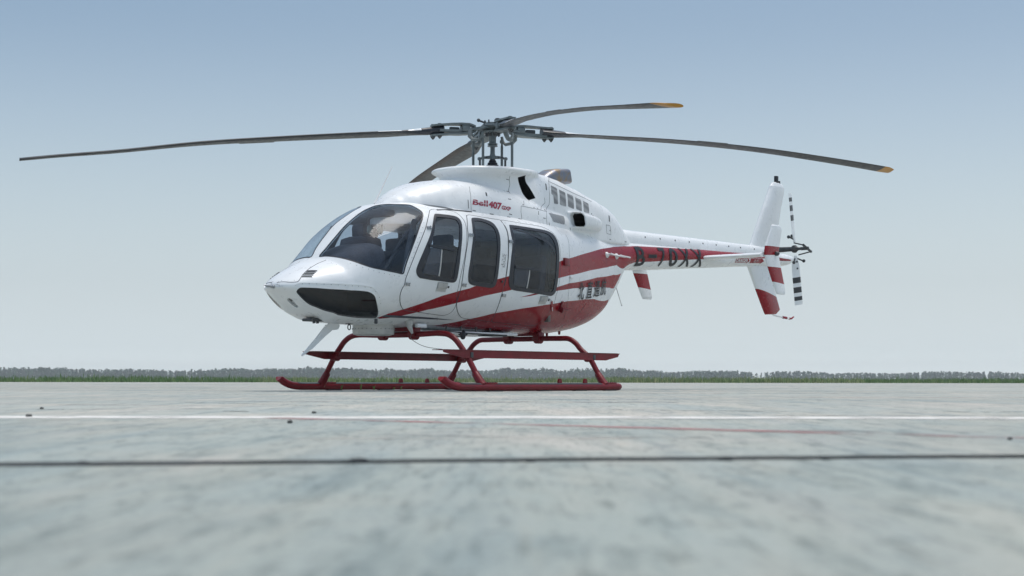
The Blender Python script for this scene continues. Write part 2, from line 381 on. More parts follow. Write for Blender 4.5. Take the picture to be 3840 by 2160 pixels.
def nrm(x, th):
    e = 0.004
    xa, xb = min(x + e, 3.4519), max(x - e, -7.1699)
    ta, tb = min(th + e, math.pi), max(th - e, 0.0)
    du = Vector(S(xa, th)) - Vector(S(xb, th)); dv = Vector(S(x, ta)) - Vector(S(x, tb))
    n = dv.cross(du)
    if n.length < 1e-9: return Vector((1 if x > 0 else -1, 0, 0))
    n.normalize()
    c = Vector((x, 0, st(x)[3]))
    p = Vector(S(x, th))
    if n.dot(p - c) < 0 and abs(n.x) < 0.97: n = -n
    if x > 3.5 and n.x < 0: n = -n
    if th < 1e-3 or th > math.pi - 1e-3: n.y = 0; n.normalize()
    return n
FEAT = {
'windshield':[(2.872,0.114),(2.8,0.137),(2.708,0.146),(2.612,0.147),(2.512,0.145),(2.401,0.129),(2.29,0.12),(2.182,0.129),(2.101,0.151),(2.05,0.227),(1.979,0.367),(1.908,0.446),(1.859,0.508),(1.857,0.611),(1.853,0.694),(1.853,0.76),(1.875,0.832),(1.925,0.918),(2.001,1.031),(2.086,1.181),(2.164,1.331),(2.231,1.486),(2.268,1.607),(2.292,1.69),(2.375,1.629),(2.484,1.531),(2.575,1.438),(2.659,1.327),(2.735,1.166),(2.789,0.983),(2.826,0.786),(2.847,0.609),(2.86,0.444),(2.868,0.276)],
'chin':[(3.337,2.235),(3.342,2.001),(3.332,1.792),(3.309,1.709),(3.219,1.676),(3.093,1.694),(2.96,1.719),(2.833,1.771),(2.724,1.84),(2.673,1.886),(2.63,1.945),(2.594,2.02),(2.551,2.147),(2.484,2.303),(2.405,2.462),(2.362,2.57),(2.373,2.615),(2.477,2.614),(2.589,2.609),(2.724,2.57),(2.887,2.522),(2.991,2.533),(3.092,2.541),(3.156,2.588),(3.218,2.558),(3.277,2.465),(3.318,2.353)],
'chin_frame':[(3.375,1.988),(3.375,1.633),(3.359,1.416),(3.333,1.294),(3.304,1.295),(3.217,1.387),(3.093,1.457),(2.915,1.559),(2.763,1.674),(2.666,1.764),(2.621,1.838),(2.575,1.943),(2.539,2.036),(2.487,2.181)],
'front_door':[(1.751,0.776),(1.708,0.739),(1.646,0.719),(1.544,0.734),(1.424,0.748),(1.355,0.803),(1.33,0.898),(1.32,0.999),(1.333,1.142),(1.343,1.266),(1.371,1.553),(1.411,1.755),(1.431,1.907),(1.43,2.016),(1.419,2.14),(1.391,2.184),(1.354,2.308),(1.359,2.405),(1.406,2.457),(1.47,2.471),(1.687,2.452),(1.969,2.408),(2.087,2.378),(2.164,2.306),(2.228,2.208),(2.274,2.08),(2.276,1.965),(2.25,1.893),(2.246,1.784),(2.174,1.567),(2.075,1.338),(1.944,1.101),(1.856,0.939)],
'litter_door':[(1.222,0.862),(1.186,0.829),(1.127,0.814),(0.927,0.834),(0.718,0.844),(0.638,0.856),(0.632,0.986),(0.626,1.116),(0.641,1.341),(0.648,1.583),(0.665,1.75),(0.681,1.968),(0.684,2.112),(0.683,2.12),(0.658,2.311),(0.608,2.479),(0.599,2.52),(0.794,2.501),(0.988,2.497),(1.115,2.485),(1.214,2.426),(1.295,2.35),(1.354,2.264),(1.377,2.183),(1.382,2.079),(1.384,1.993),(1.388,1.977),(1.389,1.777),(1.358,1.552),(1.318,1.264),(1.301,1.077)],
'rear_door':[(0.63,0.855),(0.427,0.853),(0.195,0.861),(-0.135,0.869),(-0.282,0.929),(-0.37,1.023),(-0.415,1.17),(-0.432,1.373),(-0.433,1.615),(-0.424,1.787),(-0.405,1.968),(-0.388,2.031),(-0.395,2.149),(-0.367,2.278),(-0.32,2.43),(-0.234,2.536),(0.104,2.535),(0.377,2.524),(0.58,2.514),(0.651,2.31),(0.675,2.119),(0.682,1.958),(0.67,1.967),(0.653,1.749),(0.637,1.583),(0.629,1.34),(0.615,1.115),(0.618,0.981)],
'fw_out':[(1.734,0.866),(1.692,0.844),(1.617,0.853),(1.478,0.878),(1.413,0.903),(1.384,0.956),(1.385,1.038),(1.404,1.147),(1.428,1.332),(1.457,1.634),(1.475,1.842),(1.481,1.918),(1.499,1.956),(1.541,1.969),(1.634,1.958),(1.844,1.922),(2.021,1.867),(2.065,1.839),(2.099,1.784),(2.112,1.715),(2.095,1.643),(2.039,1.508),(1.961,1.339),(1.881,1.175),(1.812,1.012)],
'fw_in':[(1.742,0.934),(1.713,0.911),(1.625,0.921),(1.508,0.943),(1.453,0.964),(1.433,1.017),(1.434,1.087),(1.462,1.27),(1.491,1.517),(1.524,1.752),(1.533,1.884),(1.545,1.922),(1.591,1.922),(1.75,1.89),(1.942,1.839),(2.011,1.808),(2.034,1.767),(2.033,1.718),(1.992,1.593),(1.919,1.421),(1.856,1.238),(1.797,1.06)],
'lw_out':[(1.179,0.928),(1.127,0.884),(1.009,0.874),(0.883,0.904),(0.821,0.953),(0.791,1.041),(0.776,1.151),(0.776,1.293),(0.787,1.522),(0.804,1.738),(0.814,1.89),(0.827,1.961),(0.874,2),(0.958,2.005),(1.115,1.997),(1.214,1.991),(1.276,1.965),(1.301,1.913),(1.31,1.817),(1.288,1.642),(1.261,1.415),(1.238,1.255),(1.223,1.098)],
'lw_in':[(1.154,0.976),(1.118,0.949),(1.016,0.942),(0.918,0.976),(0.853,1.033),(0.832,1.142),(0.827,1.299),(0.834,1.527),(0.854,1.741),(0.867,1.872),(0.886,1.943),(0.915,1.951),(1.044,1.947),(1.199,1.938),(1.241,1.925),(1.258,1.889),(1.26,1.77),(1.233,1.572),(1.204,1.313),(1.19,1.156)],
'rw_out':[(0.537,0.964),(0.501,0.943),(0.322,0.94),(0.079,0.942),(-0.177,0.948),(-0.306,0.989),(-0.366,1.084),(-0.391,1.241),(-0.397,1.484),(-0.383,1.71),(-0.371,1.88),(-0.36,1.97),(-0.321,2.018),(-0.252,2.041),(-0.048,2.032),(0.286,2.019),(0.492,2.01),(0.558,1.987),(0.597,1.941),(0.613,1.855),(0.597,1.635),(0.571,1.415),(0.561,1.252),(0.562,1.108)],
'rw_in':[(0.512,1.029),(0.475,1.001),(0.35,1),(0.076,1.003),(-0.146,1.011),(-0.237,1.062),(-0.294,1.163),(-0.318,1.303),(-0.331,1.492),(-0.318,1.715),(-0.303,1.873),(-0.295,1.951),(-0.253,1.99),(-0.178,1.992),(0.137,1.976),(0.428,1.964),(0.501,1.951),(0.536,1.915),(0.546,1.807),(0.53,1.608),(0.515,1.359),(0.51,1.166)],
'rw_band':[(0.51,1.023),(0.499,1.035),(0.297,1.073),(0.115,1.121),(-0.041,1.174),(-0.174,1.247),(-0.259,1.362),(-0.311,1.46),(-0.3,1.34),(-0.236,1.213),(-0.137,1.144),(0.009,1.098),(0.195,1.058),(0.376,1.026),(0.476,1.005)],
'roof_window':[(1.649,0.383),(1.531,0.429),(1.422,0.516),(1.32,0.641),(1.303,0.678),(1.334,0.701),(1.5,0.658),(1.64,0.592),(1.659,0.506)],
'stripe_main':[(2.355,2.577),(2.268,2.45),(2.078,2.344),(1.869,2.251),(1.646,2.152),(1.245,2.036),(1.169,2.003),(0.874,1.91),(0.821,1.89),(0.605,1.831),(0.18,1.705),(-0.376,1.572),(-0.653,1.465),(-0.99,1.349),(-1.325,1.248),(-1.679,1.125),(-2.034,1.015),(-2.358,0.971),(-2.549,0.997),(-2.742,1.018),(-3.001,1.003),(-3.857,0.915),(-4.396,0.849),(-4.752,0.875),(-5.333,0.88),(-5.817,0.868),(-6.164,1.043),(-6.562,1.29),(-6.966,1.67),(-6.938,1.872),(-6.57,1.782),(-6.13,1.502),(-5.245,1.672),(-4.325,1.818),(-3.596,1.956),(-2.99,2.082),(-2.559,2.092),(-2.055,1.607),(-1.932,1.607),(-1.834,1.614),(-1.772,1.623),(-1.71,1.626),(-1.283,1.654),(-0.694,1.736),(-0.387,1.795),(0.154,1.912),(0.539,2.01),(0.55,2.014),(0.971,2.117),(1.183,2.189),(1.346,2.242),(1.675,2.358),(1.739,2.373),(1.99,2.492),(2.187,2.579),(2.298,2.614)],
'stripe_thin':[(0.352,2.096),(0.118,2.036),(-0.37,1.919),(-0.708,1.846),(-1.413,1.779),(-1.483,1.773),(-1.975,1.78),(-2.207,1.895),(-2.151,2.023),(-2.051,2.108),(-1.9,2.009),(-1.71,1.954),(-1.508,1.926),(-1.213,1.907),(-0.835,1.914),(-0.377,1.968),(0.018,2.036),(0.171,2.069)],
'belly_top':[(1.351,2.747),(1.229,2.66),(0.988,2.497),(0.675,2.359),(0.236,2.249),(-0.211,2.169),(-0.737,2.101),(-0.901,2.096),(-1.223,2.09),(-1.47,2.114),(-1.971,2.297)],
'hood_seam':[(2.906,0.377),(2.967,0.371),(3.065,0.433),(3.15,0.498),(3.209,0.594),(3.257,0.724),(3.295,0.898),(3.327,1.092),(3.348,1.159),(3.398,0.989),(3.438,0.313)],
'vents':[[(3.184,0.577),(3.124,0.767)],[(3.207,0.617),(3.145,0.807)],[(3.231,0.675),(3.168,0.859)],[(3.255,0.748),(3.189,0.924)],[(3.278,0.842),(3.21,1.006)]],
'landing_light':[(3.287,3.047),(3.29,2.921),(3.262,2.897),(3.218,2.935),(3.178,2.966),(3.157,3.018),(3.157,3.08),(3.183,3.127),(3.223,3.126),(3.261,3.121)],
'door_frame_l':[(1.862,0.813),(2.051,1.123),(2.205,1.426),(2.288,1.69)],
'rivets':[(2.926,0.584),(2.916,0.734),(2.821,0.975),(2.786,1.118),(2.741,1.243),(2.689,1.347),(2.637,1.431),(2.584,1.502),(2.528,1.557),(2.467,1.617),(2.407,1.672),(2.344,1.714),(2.261,1.733),(2.225,1.625),(2.199,1.555),(2.17,1.481),(2.139,1.409),(2.109,1.34),(2.075,1.273),(2.041,1.205),(2.005,1.135),(1.964,1.059),(1.921,0.978),(3.11,0.43),(3.312,1.387),(3.26,1.416),(3.201,1.447),(3.137,1.48),(3.072,1.521),(3.007,1.554),(2.941,1.589),(2.868,1.632),(2.801,1.681),(2.732,1.733),(2.665,1.789),(2.606,1.896),(2.544,2.044),(2.492,2.186),(3.362,1.49),(3.411,0.471),(3.351,0.955),(3.423,0.283)],
'cover_screws':[(-2.952,0.519),(-3.316,0.495),(-3.693,0.449),(-4.056,0.447),(-4.418,0.434),(-4.777,0.45),(-5.126,0.42),(-5.463,0.444),(-5.862,0.492)],
'cover_seam':[(-2.519,0.725),(-3.062,0.745),(-3.883,0.794),(-4.415,0.76),(-5.004,0.76),(-5.775,0.825)],
'frame_line':[(-0.701,0.938),(-0.712,1.049),(-0.685,1.266),(-0.682,1.445),(-0.693,1.725),(-0.687,1.853),(-0.689,1.853),(-0.717,2.015),(-0.755,2.161),(-0.789,2.297),(-0.84,2.419)],
'tail_frame':[(-1.942,1.067),(-1.911,1.281),(-1.908,1.536)],
'aft_seam':[(-1.089,2.446),(-1.145,2.357),(-1.213,2.253),(-1.275,2.164)],
'B70':[[(-2.588,1.065),(-2.96,2.426)],[(-2.91,1.585),(-3.127,1.819)],[(-3.152,1.052),(-3.473,2.484)],[(-3.476,0.991),(-3.788,2.533)],[(-3.689,0.92),(-4.07,2.568)],[(-4.029,0.857),(-4.426,2.71)]],
'CN':[[(-0.955,1.836),(-1.118,1.838),(-1.158,2.091),(-0.972,2.081)],[(-1.197,1.823),(-1.365,1.814),(-1.377,2.084),(-1.214,2.079)],[(-1.417,1.833),(-1.578,1.827),(-1.596,2.092),(-1.424,2.082)],[(-1.624,1.807),(-1.762,1.81),(-1.791,2.11),(-1.617,2.085)]],
'danger':[(-5.244,1.643),(-5.582,1.596),(-5.583,1.491),(-5.661,1.852),(-5.655,2.332),(-5.629,2.175),(-5.282,2.105)],
'danger2':[(-5.668,1.636),(-5.991,1.586),(-5.995,1.387),(-6.101,1.924),(-6.082,2.459),(-6.047,2.258),(-5.714,2.174)],
'handle_front':[(1.785,1.962),(1.628,1.98),(1.601,2.086),(1.755,2.069)],
'handle_rear':[(-0.016,2.059),(-0.196,2.064),(-0.228,2.156),(-0.044,2.147)],
'hinges':[(1.893,1.085),(2.216,1.898),(1.278,1.236),(1.352,1.997),(0.597,1.28),(0.65,2.087)],
'placard':[(0.748,1.518),(0.671,1.534),(0.699,1.741),(0.773,1.725)],
'latch':[(0.78,1.877),(0.703,1.861),(0.705,1.958),(0.763,1.957)],
'red_plate':[(-0.506,1.469),(-0.631,1.489),(-0.631,1.629),(-0.506,1.616)],
'slider1':[(2.024,1.789),(1.901,1.419),(1.73,1.483),(1.772,1.871)],
'slider1_bar':[(1.935,1.381),(1.557,1.523)],
'slider1_div':[(1.749,1.488),(1.772,1.871)],
'slider2_bar':[(0.52,1.705),(0.039,1.717)],
'slider2_div':[(0.244,1.731),(0.262,1.968)],
'slider2_edge':[(0.52,1.707),(0.512,1.935)],
'pitot':[(3.45,0.063)],
'whisker':[(-2.063,2.116)],
'antenna_v':[(-1.778,1.294),(-2.057,1.34)],
'flag':[(-0.306,2.113),(-0.413,2.263)],
'step_fit':[(-0.588,2.203)],
'baglatch':[(-0.708,1.768)],
}

# arc-like coordinate along the fuselage so that the triangles stay even near nose and tail
_gx = [3.452 - i * 0.01 for i in range(1072)]
_gl = [0.0]
for _i in range(1, len(_gx)):
    _a, _b = st(_gx[_i - 1]), st(_gx[_i])
    _gl.append(_gl[-1] + math.sqrt(1e-4 + (0.8 * (_a[2] - _b[2])) ** 2 + (0.8 * (_a[1] - _b[1])) ** 2 + (0.8 * (_a[0] - _b[0])) ** 2))
def g_of(x):
    t = (3.452 - x) / 0.01; i = min(max(int(t), 0), len(_gl) - 2)
    return _gl[i] + (_gl[i + 1] - _gl[i]) * (t - i)
def x_of(g):
    lo, hi = 0, len(_gl) - 1
    while hi - lo > 1:
        k = (lo + hi) // 2
        if _gl[k] <= g: lo = k
        else: hi = k
    t = (g - _gl[lo]) / max(_gl[hi] - _gl[lo], 1e-9)
    return min(3.452, max(-7.17, 3.452 - 0.01 * (lo + t)))
VS = 0.55                                 # metres per radian in the flat layout

def smooth_poly(P, n=3):                  # closed Catmull-Rom through the outline
    o = []; k = len(P)
    for i in range(k):
        a, b, c, d = P[i - 1], P[i], P[(i + 1) % k], P[(i + 2) % k]
        for j in range(n):
            t = j / n
            o.append(tuple(0.5 * (2 * b[q] + (c[q] - a[q]) * t + (2 * a[q] - 5 * b[q] + 4 * c[q] - d[q]) * t * t + (3 * b[q] - a[q] - 3 * c[q] + d[q]) * t ** 3) for q in (0, 1)))
    return o

def in_poly(p, P):
    x, y = p; c = False; j = len(P) - 1
    for i in range(len(P)):
        a, b = P[i], P[j]
        if (a[1] > y) != (b[1] > y) and x < (b[0] - a[0]) * (y - a[1]) / (b[1] - a[1]) + a[0]: c = not c
        j = i
    return c

def flat(P): return [(g_of(x), th * VS) for x, th in P]
POLY = {}
for k in ('windshield', 'chin', 'roof_window', 'landing_light', 'fw_in', 'fw_out', 'lw_in', 'lw_out', 'rw_in', 'rw_out', 'front_door', 'litter_door', 'rear_door'):
    POLY[k] = flat(smooth_poly(FEAT[k]))
POLY['stripe_main'] = flat(FEAT['stripe_main'])
POLY['stripe_thin'] = flat(FEAT['stripe_thin'])
bt = FEAT['belly_top']
POLY['belly'] = flat([(1.45, 2.78)] + bt + [(-2.01, 2.5), (-2.12, math.pi - 0.01), (-0.25, math.pi - 0.01), (-0.2, 2.80)])
POLY['danger'] = flat(FEAT['danger']); POLY['danger2'] = flat(FEAT['danger2'])

def build_cdt():
    pts, edges = [], []
    for k, P in POLY.items():
        if k.startswith('danger'): continue
        Q = []
        for i in range(len(P)):
            a, b = P[i], P[(i + 1) % len(P)]
            n = max(1, int(math.hypot(a[0] - b[0], a[1] - b[1]) / 0.035))
            Q += [(a[0] + (b[0] - a[0]) * j / n, a[1] + (b[1] - a[1]) * j / n) for j in range(n)]
        s0 = len(pts); pts += Q
        edges += [(s0 + i, s0 + (i + 1) % len(Q)) for i in range(len(Q))]
    kd = kdtree.KDTree(len(pts))
    for i, q in enumerate(pts): kd.insert((q[0], q[1], 0), i)
    kd.balance()
    G = g_of(-7.17); nx = 300; ny = 56
    for i in range(nx + 1):
        g = G * i / nx
        for j in range(ny + 1):
            v = math.pi * VS * j / ny
            q = (g, v)
            if 0 < j < ny and 0 < i < nx and kd.find((g, v, 0))[2] < 0.012: continue
            pts.append(q)
    r = geometry.delaunay_2d_cdt([Vector(q) for q in pts], edges, [], 0, 1e-5)
    return r[0], r[2]
CV, CF = build_cdt()
CX = [(x_of(v.x), min(max(v.y / VS, 0), math.pi)) for v in CV]
CP = [Vector(S(*q)) for q in CX]
CN = [nrm(*q) for q in CX]

def bbox(P): return min(q[0] for q in P), max(q[0] for q in P), min(q[1] for q in P), max(q[1] for q in P)
BB = {k: bbox(P) for k, P in POLY.items()}
def inside(c, k):
    b = BB[k]
    return b[0] <= c[0] <= b[1] and b[2] <= c[1] <= b[3] and in_poly(c, POLY[k])
REG, RED = [], []
for f in CF:
    c = (sum(CV[i].x for i in f) / 3, sum(CV[i].y for i in f) / 3); r = 'skin'
    for k in ('windshield', 'chin', 'roof_window', 'landing_light', 'fw_in', 'fw_out', 'lw_in', 'lw_out', 'rw_in', 'rw_out', 'front_door', 'litter_door', 'rear_door'):
        if inside(c, k): r = k; break
    REG.append(r)
    RED.append(any(inside(c, k) for k in ('stripe_main', 'stripe_thin', 'belly')))

def patch(name, regions, off, depth, mats, parent, sides=(1,), red=False, xr=None, inner=False):
    V, Fc, mi, LN = [], [], [], []
    idx = [i for i in range(len(CF)) if REG[i] in regions and (xr is None or all(xr[0] < CX[j][0] < xr[1] for j in CF[i]))]
    for sd in sides:
        mp = {}
        def vid(i, o, key):
            if (i, key) not in mp:
                p = CP[i] + CN[i] * o; mp[(i, key)] = len(V); V.append((p.x, p.y * sd, p.z))
            return mp[(i, key)]
        cnt = {}
        for i in idx:
            f = CF[i]
            for a, b in ((f[0], f[1]), (f[1], f[2]), (f[2], f[0])): cnt.setdefault((min(a, b), max(a, b)), []).append((a, b))
        for i in idx:
            f = list(CF[i])
            if (sd < 0) != inner: f = f[::-1]
            # the flat layout runs clockwise seen from outside on the port side: flip to face outwards
            q = [vid(j, off, 0) for j in f]
            Fc.append(tuple(q)); mi.append(1 if red and RED[i] else 0)
            for j in f:
                n = CN[j]; n = -n if inner else n
                LN.append((n.x, n.y * sd, n.z))
        if depth > 0:
            for k, es in cnt.items():
                if len(es) != 1: continue
                a, b = es[0]
                if all(abs(CX[j][1]) < 1e-4 or abs(CX[j][1] - math.pi) < 1e-4 for j in (a, b)): continue
                q = [vid(a, off, 2), vid(b, off, 2), vid(b, off - depth, 1), vid(a, off - depth, 1)]
                if sd > 0: q = q[::-1]
                Fc.append(tuple(q)); mi.append(0)
                n = (Vector(V[q[1]]) - Vector(V[q[0]])).cross(Vector(V[q[2]]) - Vector(V[q[0]]))
                n = n.normalized() if n.length > 1e-12 else Vector((0, 1, 0))
                LN += [tuple(n)] * 4
    me = bpy.data.meshes.new(name); me.from_pydata(V, [], Fc)
    for m in (mats if isinstance(mats, (list, tuple)) else [mats]): me.materials.append(m)
    me.polygons.foreach_set('material_index', mi)
    me.polygons.foreach_set('use_smooth', [True] * len(me.polygons))
    # make the winding agree with the analytic normal
    flip = []
    k = 0
    for p in me.polygons:
        n = Vector(LN[k])
        if p.normal.dot(n) < 0: flip.append(p.index)
        k += p.loop_total
    if flip:
        fl = set(flip); F2 = []; L2 = []; k = 0
        for i, f in enumerate(Fc):
            l = LN[k:k + len(f)]; k += len(f)
            if i in fl: f = f[::-1]; l = l[::-1]
            F2.append(f); L2 += l
        m0 = me
        me = bpy.data.meshes.new(name); me.from_pydata(V, [], F2)
        for m in m0.materials: me.materials.append(m)
        me.polygons.foreach_set('material_index', mi)
        me.polygons.foreach_set('use_smooth', [True] * len(me.polygons))
        bpy.data.meshes.remove(m0); LN = L2
    me.normals_split_custom_set(LN)
    me.update()
    return link(name, me, parent)

def ribbon(name, path, width, off, mat, parent, sides=(1,), closed=False, step=0.03, thick=0.0):
    """thin strip lying on the fuselage along a path of (x, th)"""
    P = []
    n = len(path)
    for i in range(n if closed else n - 1):
        a, b = path[i], path[(i + 1) % n]
        L = (Vector(S(*a)) - Vector(S(*b))).length; k = max(1, int(L / step))
        P += [(a[0] + (b[0] - a[0]) * j / k, a[1] + (b[1] - a[1]) * j / k) for j in range(k)]
    if not closed: P.append(path[-1])
    b = MB()
    for sd in sides:
        C3 = [surf(*q) for q in P]; N3 = [nrm(*q) for q in P]; m = len(P); rings = []
        for i in range(m):
            t = C3[(i + 1) % m if closed else min(i + 1, m - 1)] - C3[i - 1 if closed else max(i - 1, 0)]
            if t.length < 1e-9: t = Vector((1, 0, 0))
            w = N3[i].cross(t.normalized()).normalized() * (width / 2)
            q = [C3[i] + N3[i] * (off - 0.004) - w, C3[i] + N3[i] * (off + thick) - w, C3[i] + N3[i] * (off + thick) + w, C3[i] + N3[i] * (off - 0.004) + w]
            rings.append([Vector((p.x, p.y * sd, p.z)) for p in q])
        if closed: rings.append(rings[0])
        b.loft(rings, not closed)
    return b.build(name, mat, parent, smooth=50)

def smooth_path(P, n=4):
    return [(v.x, v.y) for v in catmull([(a, b, 0) for a, b in P], n)]
def stuff(o): o['kind'] = 'stuff'; return o

HELI = tag(empty('helicopter'), 'white and red helicopter standing on red skids on the concrete apron', 'helicopter')
fus = patch('fuselage', ('skin',), 0.0, 0.02, [M['white'], M['red']], HELI, (1, -1), red=True)
patch('cabin_liner', ('skin', 'front_door', 'litter_door', 'rear_door'), -0.022, 0.0, M['interior'], HELI, (1, -1), xr=(-0.62, 2.95), inner=True)
for sd in (1, -1):
    w = patch('windshield', ('windshield',), -0.002, 0.006, M['glass_front'], HELI, (sd,))
    ribbon('windshield_seal', smooth_poly(FEAT['windshield'], 4), 0.016, 0.001, M['black'], w, (sd,), True)
    c = patch('chin_window', ('chin',), -0.003, 0.006, M['glass_chin'], HELI, (sd,))
    ribbon('chin_window_frame', smooth_path(FEAT['chin_frame']), 0.012, 0.002, M['white'], c, (sd,), False, thick=0.004)
    patch('roof_window', ('roof_window',), 0.0, 0.008, M['glass_chin'], HELI, (sd,))
l = patch('landing_light_recess', ('landing_light',), -0.03, 0.0, M['inlet'], HELI, (1,))
patch('nose_skin', ('landing_light',), 0.0, 0.0, M['white'], HELI, (-1,))
b = MB(); b.lathe([(0.001, 0), (0.034, 0.004), (0.042, 0.018), (0.038, 0.022), (0.002, 0.014)], tuple(surf(3.21, 2.98, -.03)), tuple(nrm(3.21, 2.98)), 16)
b.build('landing_light', M['steel'], HELI)

def window(door, inn, out, sd, label=None):
    patch('window_seal', (out,), 0.007, 0.012, M['black'], door, (sd,))
    patch('window_pane', (inn,), 0.001, 0.004, M['glass_side'], door, (sd,))

DOORS = {}
for sd in (1, -1):
    for nm, inn, out in (('front_door', 'fw_in', 'fw_out'), ('litter_door', 'lw_in', 'lw_out'), ('rear_door', 'rw_in', 'rw_out')):
        d = patch(nm, (nm,), 0.003, 0.02, [M['white'], M['red']], HELI, (sd,), red=True)
        DOORS[(nm, sd)] = d
        window(d, inn, out, sd)
        ribbon('door_gap', smooth_poly(FEAT[nm]), 0.0065, 0.0035, M['seam'], d, (sd,), True)
# ------------------------------------------------------------------ engine and transmission cowling: three closed lofts fused and filleted
def interp(T, x):
    if x >= T[0][0]: return T[0][1:]
    for a, b in zip(T, T[1:]):
        if b[0] <= x <= a[0]:
            t = (a[0] - x) / (a[0] - b[0]); t2 = t * t * (3 - 2 * t) * 0.35 + t * 0.65
            return tuple(a[k] + (b[k] - a[k]) * t2 for k in range(1, len(a)))
    return T[-1][1:]

def upper_ring(x, w, zt, zb, n, k=40):
    o = []
    for i in range(k + 1):
        a = math.pi * i / k - math.pi / 2
        s, c = math.sin(a), math.cos(a)
        r = (abs(s) ** n + abs(c) ** n) ** (-1 / n)
        o.append(Vector((x, w * s * r, zb + (zt - zb) * c * r)))
    return o

